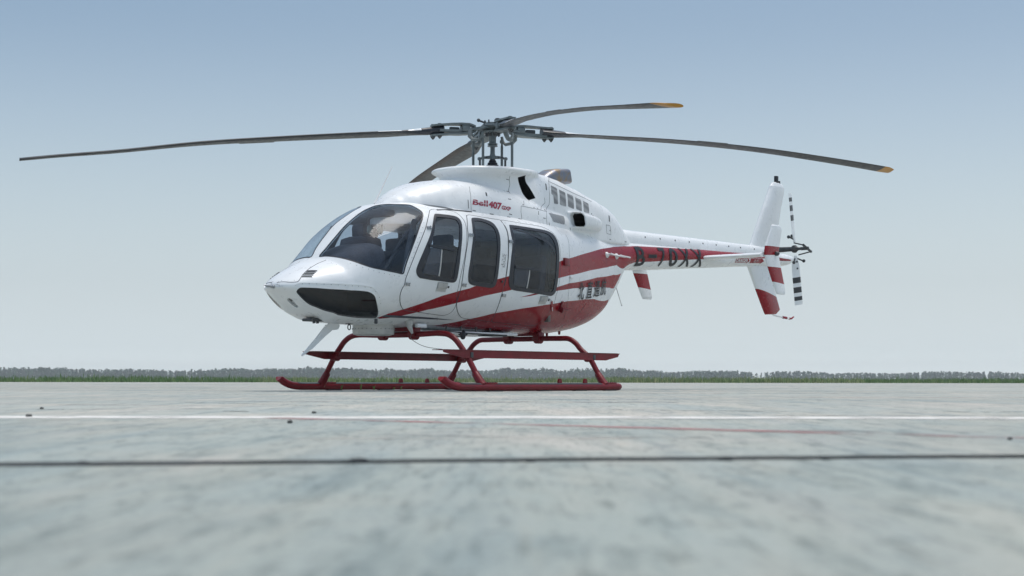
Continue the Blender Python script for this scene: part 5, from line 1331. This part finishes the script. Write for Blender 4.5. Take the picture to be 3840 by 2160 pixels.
# ------------------------------------------------------------------ ground, apron and its markings
VD = Vector((fw.x, fw.y, 0)).normalized(); VR = Vector((VD.y, -VD.x, 0))
CG = Vector((CAM.x, CAM.y, 0))
def gp(depth, lat, z=0.0): p = CG + VD * depth + VR * lat; return Vector((p.x, p.y, z))
def sheet_mat(name, stops, scale, rough=0.85, bump=0.3, bscale=40, fine=None, stretch=None):
    m, n, l, b = nt(name)
    tc = n.new('ShaderNodeTexCoord'); vec = tc.outputs['Object']
    if stretch:
        mp = n.new('ShaderNodeMapping'); mp.inputs['Rotation'].default_value = (0, 0, -math.atan2(VR.y, VR.x)); l.new(vec, mp.inputs['Vector'])
        m2 = n.new('ShaderNodeMapping'); m2.inputs['Scale'].default_value = stretch; l.new(mp.outputs[0], m2.inputs['Vector']); vec = m2.outputs[0]
    t = noise(n, l, scale, 10.0, 0.62, vec=vec, dist=0.4)
    r = ramp(n, l, t.outputs['Fac'], stops)
    col = r.outputs['Color']
    for sc, amt, lo, hi in (fine or []):
        t2 = noise(n, l, sc, 6.0, 0.65)
        r2 = ramp(n, l, t2.outputs['Fac'], [(lo, (1 - amt,) * 3), (hi, (1.0,) * 3)])
        mx = n.new('ShaderNodeMixRGB'); mx.blend_type = 'MULTIPLY'; mx.inputs['Fac'].default_value = 1.0
        l.new(col, mx.inputs[1]); l.new(r2.outputs['Color'], mx.inputs[2]); col = mx.outputs[0]
    l.new(col, b.inputs['Base Color']); b.inputs['Roughness'].default_value = rough
    b.inputs['Specular IOR Level'].default_value = 0.3
    if bump:
        t3 = noise(n, l, bscale, 8.0, 0.7); bp = n.new('ShaderNodeBump'); bp.inputs['Strength'].default_value = bump; bp.inputs['Distance'].default_value = 0.004
        l.new(t3.outputs['Fac'], bp.inputs['Height']); l.new(bp.outputs['Normal'], b.inputs['Normal'])
    return m
def _concrete():
    m, n, l, b = nt('weathered_concrete')
    tc = n.new('ShaderNodeTexCoord')
    mp = n.new('ShaderNodeMapping'); mp.inputs['Location'].default_value = (-CG.x, -CG.y, 0); l.new(tc.outputs['Object'], mp.inputs['Vector'])
    m2 = n.new('ShaderNodeMapping'); m2.inputs['Rotation'].default_value = (0, 0, -math.atan2(VD.y, VD.x)); l.new(mp.outputs[0], m2.inputs['Vector'])
    brushed = n.new('ShaderNodeMapping'); brushed.inputs['Scale'].default_value = (0.30, 1.0, 1.0); l.new(m2.outputs[0], brushed.inputs['Vector'])   # broom direction
    V = brushed.outputs[0]
    base = ramp(n, l, noise(n, l, 1.6, 12.0, 0.66, vec=V, dist=0.5).outputs['Fac'], [(0.30, (0.37, 0.41, 0.40)), (0.43, (0.43, 0.455, 0.43)), (0.54, (0.47, 0.47, 0.43)), (0.68, (0.56, 0.525, 0.48))])
    col = base.outputs['Color']
    def mul(fac_src, stops):
        nonlocal col
        r = ramp(n, l, fac_src, stops); mx = n.new('ShaderNodeMixRGB'); mx.blend_type = 'MULTIPLY'; mx.inputs['Fac'].default_value = 1.0
        l.new(col, mx.inputs[1]); l.new(r.outputs['Color'], mx.inputs[2]); col = mx.outputs[0]
    drag = n.new('ShaderNodeMapping'); drag.inputs['Scale'].default_value = (0.075, 1.0, 1.0); l.new(m2.outputs[0], drag.inputs['Vector'])
    V2 = drag.outputs[0]
    mul(noise(n, l, 17.0, 7.0, 0.68, vec=V2).outputs['Fac'], [(0.34, (0.72, 0.76, 0.78)), (0.47, (0.97, 0.98, 0.98)), (0.60, (1.0, 1.0, 1.0)), (0.70, (1.06, 1.02, 0.98))])
    mul(noise(n, l, 55.0, 5.0, 0.7, vec=V2).outputs['Fac'], [(0.33, (0.66, 0.68, 0.68)), (0.47, (1, 1, 1))])
    mul(noise(n, l, 6.0, 5.0, 0.6, vec=V2).outputs['Fac'], [(0.36, (0.88, 0.92, 0.96)), (0.55, (1, 1, 1))])
    mul(noise(n, l, 7.0, 8.0, 0.7, vec=V).outputs['Fac'], [(0.33, (0.74, 0.78, 0.80)), (0.50, (1, 1, 1)), (0.66, (1.0, 1.0, 1.0))])
    mul(noise(n, l, 26.0, 6.0, 0.7, vec=V).outputs['Fac'], [(0.34, (0.60, 0.63, 0.64)), (0.46, (1, 1, 1))])
    mul(noise(n, l, 110.0, 4.0, 0.7).outputs['Fac'], [(0.32, (0.55, 0.55, 0.55)), (0.46, (1, 1, 1))])
    mul(noise(n, l, 0.22, 5.0, 0.6).outputs['Fac'], [(0.38, (0.88, 0.88, 0.88)), (0.60, (1, 1, 1))])
    # tone steps with distance: darker and cooler in front, lighter and warmer farther back
    sp = n.new('ShaderNodeSeparateXYZ'); l.new(m2.outputs[0], sp.inputs[0])
    mr = n.new('ShaderNodeMapRange'); mr.inputs['From Min'].default_value = 0; mr.inputs['From Max'].default_value = 40; l.new(sp.outputs['X'], mr.inputs['Value'])
    mul(mr.outputs[0], [(0.0, (0.84, 0.88, 0.87)), (0.056, (0.84, 0.88, 0.87)), (0.058, (0.90, 0.94, 0.94)), (0.126, (0.92, 0.95, 0.94)), (0.130, (1.0, 1.0, 0.985)), (1.0, (1.0, 0.985, 0.96))])
    l.new(col, b.inputs['Base Color']); b.inputs['Roughness'].default_value = 0.85; b.inputs['Specular IOR Level'].default_value = 0.3
    t3 = noise(n, l, 60, 8.0, 0.7); bp = n.new('ShaderNodeBump'); bp.inputs['Strength'].default_value = 0.5; bp.inputs['Distance'].default_value = 0.003
    l.new(t3.outputs['Fac'], bp.inputs['Height']); l.new(bp.outputs['Normal'], b.inputs['Normal'])
    return m
M['concrete'] = _concrete()
M['field'] = sheet_mat('meadow_soil', [(0.35, (0.07, 0.085, 0.035)), (0.6, (0.11, 0.12, 0.055))], 0.08, 0.95, 0, 10)
M['tar'] = sheet_mat('joint_tar', [(0.3, (0.018, 0.022, 0.026)), (0.7, (0.05, 0.055, 0.058))], 6.0, 0.8, 0.4, 60)
def worn(name, col, lo, hi, scale):
    m = sheet_mat(name, [(0.3, tuple(c * .9 for c in col)), (0.7, col)], 3.0, 0.8, 0.2, 60)
    n, l = m.node_tree.nodes, m.node_tree.links; b = n['Principled BSDF']
    t = noise(n, l, scale, 8.0, 0.7); r = ramp(n, l, t.outputs['Fac'], [(lo, (0,) * 3), (hi, (1,) * 3)])
    l.new(r.outputs['Color'], b.inputs['Alpha'])
    return m
M['joint'] = worn('weedy_joint', (0.12, 0.135, 0.115), 0.44, 0.60, 9.0)
M['line_white'] = worn('worn_white_line', (0.72, 0.71, 0.68), 0.28, 0.52, 5.0)
M['line_red'] = worn('worn_red_line', (0.42, 0.20, 0.20), 0.38, 0.66, 4.0)

E0, E1 = Vector((-25.44, -48.65, 0)), Vector((-80.2, -24.78, 0)); ED = (E1 - E0).normalized()
if ED.dot(VR) < 0: ED = -ED
EN = Vector((-ED.y, ED.x, 0))
if EN.dot(VD) < 0: EN = -EN
g0 = MB(); HW = 1120
g0.add([CG + Vector((sx * HW, sy * HW, -.03)) for sx, sy in ((-1, -1), (1, -1), (1, 1), (-1, 1))], [(0, 1, 2, 3)])
ground = tag(g0.build('ground', M['field']), kind='structure')
a0 = MB(); pts = []
for i in range(81):                                     # slightly ragged far edge
    s = -320 + 640 * i / 80
    pts.append(E0 + ED * s + EN * random.uniform(-.12, .12))
pts += [E0 + ED * 320 - EN * 230, E0 - ED * 320 - EN * 230]
a0.prism(pts, (0, 0, 0), (0, 0, -.06))
apron = tag(a0.build('apron', M['concrete'], smooth=0), kind='structure')

def wavy_strip(name, A, B, width, z, mat, seed, n=160, wob=.012, wid_var=.35, parent=None, thick=0.0):
    rnd = random.Random(seed); d = (B - A); L = d.length; d.normalize(); w = Vector((-d.y, d.x, 0)); V = []; F = []
    o = 0; vw = 1
    for i in range(n + 1):
        o += rnd.uniform(-wob, wob); o *= .93; vw += rnd.uniform(-.3, .3) * wid_var; vw = min(1 + wid_var, max(1 - wid_var, vw))
        p = A + d * (L * i / n) + w * o
        V += [p + w * width * vw / 2 + Vector((0, 0, z)), p + Vector((0, 0, z + thick)), p - w * width * (vw + rnd.uniform(-.2, .2) * wid_var) / 2 + Vector((0, 0, z))]
        if i < n: F += [(3 * i, 3 * i + 1, 3 * i + 4, 3 * i + 3), (3 * i + 1, 3 * i + 2, 3 * i + 5, 3 * i + 4)]
    return mesh_obj(name, V, F, mat, parent, None, 60)
def line_ext(A, B, e0, e1):
    d = (B - A).normalized(); return A - d * e0, B + d * e1
A, Bq = line_ext(Vector((11.563, 7.593, 0)), Vector((9.399, 10.015, 0)), 14, 14)
wavy_strip('white_line', A, Bq, .30, .001, M['line_white'], 3, 300, .012, .16, apron)
A, Bq = line_ext(Vector((11.07, 8.48, 0)), Vector((11.19, 10.71, 0)), .2, 9)
wavy_strip('red_line', A, Bq, .12, .0013, M['line_red'], 4, 160, .006, .2, apron)
A, Bq = line_ext(Vector((13.18, 10.05, 0)), Vector((12.01, 11.03, 0)), 1.6, 1.6)
wavy_strip('tar_joint', A, Bq, .026, .0004, M['tar'], 5, 420, .0045, .85, apron, .0050)
rt_ = random.Random(9); lm = MB()
for t in (.30, .335, .36, .44, .50, .556, .60, .66, .70, .75, .80):
    p = A + (Bq - A) * (t + rt_.uniform(-.01, .01)); k = rt_.uniform(.006, .011) * (1.3 if t == .44 else .8)
    lm.ball((p.x + rt_.uniform(-.008, .008), p.y + rt_.uniform(-.008, .008), .002), k, 5, sc=(1.8, 1.4, .55))
tj = lm.build('tar_lumps', M['tar'], apron); tj['kind'] = 'stuff'
# slab joints with soil and weeds, broken up
for i, (A, Bq, w) in enumerate([(Vector((9.107, 5.505, 0)), Vector((9.32, 6.88, 0)), .035), (Vector((10.757, 6.592, 0)), Vector((10.691, 6.738, 0)), .10), (Vector((10.491, 7.394, 0)), Vector((10.462, 7.495, 0)), .07),
                               (Vector((9.167, 8.457, 0)), Vector((8.991, 8.954, 0)), .035), (Vector((8.784, 9.38, 0)), Vector((8.442, 9.643, 0)), .03), (Vector((9.158, 8.228, 0)), Vector((9.167, 8.457, 0)), .03),
                               (Vector((9.9, 7.6, 0)), Vector((9.55, 8.15, 0)), .03), (Vector((9.05, 10.1, 0)), Vector((8.55, 10.6, 0)), .03)]):
    wavy_strip('slab_joint', A, Bq, w * .8, .0016, M['joint'], 20 + i, 50, .012, .8, apron, .001)
# long faint hollows that hold dust: shallow streaks across the view
M['dust'] = worn('pale_dust', (0.50, 0.47, 0.43), 0.40, 0.68, 3.0)
M['damp'] = worn('dark_stain', (0.20, 0.205, 0.20), 0.44, 0.70, 3.5)
rs_ = random.Random(11)
for i in range(26):
    dep = 3.2 + (i / 26) ** 1.6 * 45; lat = rs_.uniform(-.33, .33) * dep; L = rs_.uniform(.10, .32) * dep
    a = gp(dep, lat - L / 2) ; c = gp(dep + rs_.uniform(-.05, .05) * dep, lat + L / 2)
    wavy_strip('surface_stain', a, c, rs_.uniform(.01, .035) * dep, .0005 + .00001 * i, M['damp'] if i % 3 else M['dust'], 60 + i, 40, .02, .6, apron)

# ---- loose stones and weeds, one thing each
M['stone'] = paint('grey_stone', (0.10, 0.105, 0.10), 0.8, coat=0, var=0.4, scale=40)
def stone(p, s, label, seed):
    rnd = random.Random(seed); bm = bmesh.new(); bmesh.ops.create_icosphere(bm, subdivisions=2, radius=1.0)
    for v in bm.verts:
        k = 1 + rnd.uniform(-.22, .22); v.co = Vector((v.co.x * s * 1.3 * k, v.co.y * s * k, v.co.z * s * .62 * k))
    me = bpy.data.meshes.new('stone'); bm.to_mesh(me); bm.free(); me.materials.append(M['stone'])
    me.polygons.foreach_set('use_smooth', [True] * len(me.polygons))
    o = link('stone', me); o.location = (p[0], p[1], s * .5); o.rotation_euler = (0, 0, rnd.uniform(0, 6)); 
    tag(o, label, 'stone', 'loose stones on the apron')
stone((11.42, 8.75), .0085, 'dark flat stone lying just in front of the white line, below the helicopter nose', 1)
stone((11.47, 7.61), .0085, 'small dark stone on the white line at the far left', 2)
stone((12.74, 10.40), .004, 'dark pebble stuck to the black tar joint near the middle', 3)
stone((11.29, 10.72), .0055, 'small grey stone at the far right beside the red line', 4)
stone((10.47, 7.86), .007, 'upright dark pebble just behind the white line, under the front skid', 5)
stone((10.64, 6.48), .007, 'low dark stone behind the white line, left of the helicopter', 6)
M['weed'] = paint('weed_green', (0.13, 0.20, 0.05), 0.7, coat=0, var=0.3, scale=30)
wl_ = ['spiky green weed in front of the far skid, closest to its saddle', 'green weed with bent blades along the far skid, second from the saddle', 'small green weed with three blades along the far skid, third from the saddle', 'tiny low weed along the far skid, fourth from the saddle', 'thin short weed along the far skid, last of the row towards the near skid']
for i, (x, hgt) in enumerate(((1.38, .075), (1.06, .085), (.84, .08), (.50, .045), (.38, .055))):
    rnd = random.Random(40 + i); b = MB()
    for k in range(7 if i < 3 else 4):
        a = rnd.uniform(0, 6.28); q = Vector((math.cos(a), math.sin(a), 0)); h = hgt * rnd.uniform(.6, 1.0); w = Vector((-q.y, q.x, 0)) * .006; le = rnd.uniform(.2, .7)
        b.add([-w, w, q * h * le * .5 + Vector((0, 0, h * .7)) + w * .6, q * h * le * .5 + Vector((0, 0, h * .7)) - w * .6, q * h * le + Vector((0, 0, h))], [(0, 1, 2, 3), (3, 2, 4)])
    o = b.build('weed', M['weed'], None, smooth=0); o.location = (x, -1.10, .0); tag(o, wl_[i], 'weed', 'weeds beside the far skid')

# ------------------------------------------------------------------ tall grass along the far edge of the apron
M['grass'] = None
def leafmat(name, cols, trans=0.35):
    m, n, l, b = nt(name)
    oi = n.new('ShaderNodeAttribute'); oi.attribute_name = 'tone'
    r = ramp(n, l, oi.outputs['Fac'], cols)
    l.new(r.outputs['Color'], b.inputs['Base Color']); b.inputs['Roughness'].default_value = 0.75; b.inputs['Specular IOR Level'].default_value = 0.2
    return m
M['grass'] = leafmat('meadow_grass', [(0.0, (0.09, 0.19, 0.07)), (0.45, (0.17, 0.27, 0.10)), (0.75, (0.28, 0.33, 0.15)), (1.0, (0.38, 0.36, 0.20))])
M['leaf'] = leafmat('woodland_leaf', [(0.0, (0.008, 0.042, 0.026)), (0.5, (0.020, 0.075, 0.040)), (1.0, (0.045, 0.115, 0.055))])
def tone_mesh(name, V, F, T, mat, label, cat=None):
    me = bpy.data.meshes.new(name); me.from_pydata(V, [], F); me.materials.append(mat)
    at = me.attributes.new('tone', 'FLOAT', 'FACE'); at.data.foreach_set('value', T)
    me.update(); return tag(link(name, me), label, cat, None, 'stuff')
rg = random.Random(5); V = []; F = []; T = []
def patchy(s, k=1.0):
    return (math.sin(s * .31 * k + 1.3) + math.sin(s * .117 * k + 4.1) + math.sin(s * .77 * k)) / 3
for i in range(30000):
    u = rg.random() ** 1.7; s = rg.uniform(-95, 95); dd = u * 26 + .02 + max(0, rg.gauss(0, .10))
    p = E0 + ED * s + EN * dd
    dens = patchy(s)
    if rg.random() > .72 + .3 * dens: continue
    base = .22 + .08 * patchy(s + 40, 1.7) + .004 * dd
    lat = (p - CG).dot(VR) / max((p - CG).dot(VD), 1)
    base *= 1.12 if lat > 0.05 else 1.0
    tuft = .28 + .35 * (patchy(s * 1.3 + dd, .6) * .5 + .5) + (.18 if -.16 < lat < .22 else -.05)
    for k in range(3):
        h = base * rg.uniform(.45, 1.3) * (1.5 if rg.random() < .05 else 1); a = rg.uniform(0, 6.28); w = Vector((math.cos(a), math.sin(a), 0)) * rg.uniform(.012, .03)
        o = p + Vector((rg.uniform(-.12, .12), rg.uniform(-.12, .12), -.03)); tip = Vector((rg.uniform(-.4, .4) * h, rg.uniform(-.4, .4) * h, h))
        j = len(V); V += [tuple(o - w), tuple(o + w), tuple(o + tip * .6 + w * .8), tuple(o + tip * .6 - w * .8), tuple(o + tip)]
        F += [(j, j + 1, j + 2, j + 3), (j + 3, j + 2, j + 4)]; t = min(1, max(0, tuft + rg.uniform(-.22, .22))); T += [t, t]
tone_mesh('grass', V, F, T, M['grass'], 'uneven strip of tall grass along the far edge of the apron', 'grass')

# ------------------------------------------------------------------ far woods
def woods(name, d0, lat0, lat1, hfun, rows, label, seed, step=2.6):
    rw = random.Random(seed); V = []; F = []; T = []
    for row in range(rows):
        lat = lat0 + rw.uniform(0, step)
        while lat < lat1:
            h = hfun(lat) * rw.uniform(.86, 1.05); dep = d0 + row * 14 + rw.uniform(-5, 5); c = gp(dep, lat, -.03); wd = h * rw.uniform(.24, .42); tt = rw.uniform(.1, .8)
            ev = rw.random() < .45                       # pointed or rounded crown
            # trunk
            r = .10; j = len(V); V += [(c.x - r, c.y, c.z), (c.x + r, c.y, c.z), (c.x + r * .4, c.y, c.z + h * .7), (c.x - r * .4, c.y, c.z + h * .7)]; F.append((j, j + 1, j + 2, j + 3)); T.append(0)
            for k in range(64):
                z = rw.uniform(.06, 1.0); prof = (1 - z) ** .75 * 1.1 if ev else math.sqrt(max(0, 1 - ((z - .52) / .5) ** 2))
                rr = wd * prof * math.sqrt(rw.random()); a = rw.uniform(0, 6.28); s = h * rw.uniform(.05, .12)
                o = Vector((c.x + rr * math.cos(a), c.y + rr * math.sin(a), c.z + h * z))
                n1 = Vector((rw.gauss(0, 1), rw.gauss(0, 1), rw.gauss(0, .6))).normalized() * s; n2 = Vector((rw.gauss(0, 1), rw.gauss(0, 1), rw.gauss(0, 1))).normalized() * s
                j = len(V); V += [tuple(o - n1), tuple(o + n2), tuple(o + n1), tuple(o - n2)]; F.append((j, j + 1, j + 2, j + 3)); T.append(min(1, max(0, tt + rw.uniform(-.3, .3))))
            lat += step * rw.uniform(.6, 1.3)
    return tone_mesh(name, V, F, T, M['leaf'], label, 'woods')
WD = 960.0
def hL(lat):
    u = lat / WD * 6000 + 1920          # image column of the photograph at 3840 wide, only to follow its skyline
    return (6.2 + .7 * math.exp(-((u - 1500) / 700) ** 2) + .55 * math.sin(u * .0061 + 1) + .40 * math.sin(u * .017) + .35 * math.sin(u * .043 + 2)) * 1.0
woods('woods', WD, -520, 148, hL, 5, 'long hazy blue-green belt of woods on the horizon behind the helicopter', 21)
woods('woods', WD + 20, 158, 520, lambda l: 5.4 + .5 * math.sin(l * .05) + .3 * math.sin(l * .15), 4, 'lower belt of woods on the horizon right of the gap, beyond the tail', 22)

# ------------------------------------------------------------------ haze
hz = MB(); hz.box((CG.x, CG.y, 6.0), (2 * HW + 20, 2 * HW + 20, 14.06)); 
M['haze'] = bpy.data.materials.new('haze'); M['haze'].use_nodes = True
n_, l_ = M['haze'].node_tree.nodes, M['haze'].node_tree.links; n_.clear()
o_ = n_.new('ShaderNodeOutputMaterial'); v_ = n_.new('ShaderNodeVolumePrincipled'); v_.inputs['Color'].default_value = (0.93, 0.98, 1.0, 1); v_.inputs['Density'].default_value = 0.00046; v_.inputs['Anisotropy'].default_value = 0.0
l_.new(v_.outputs[0], o_.inputs['Volume'])
tag(hz.build('haze', M['haze'], None, smooth=0), 'pale summer haze over the airfield', None, None, 'stuff')
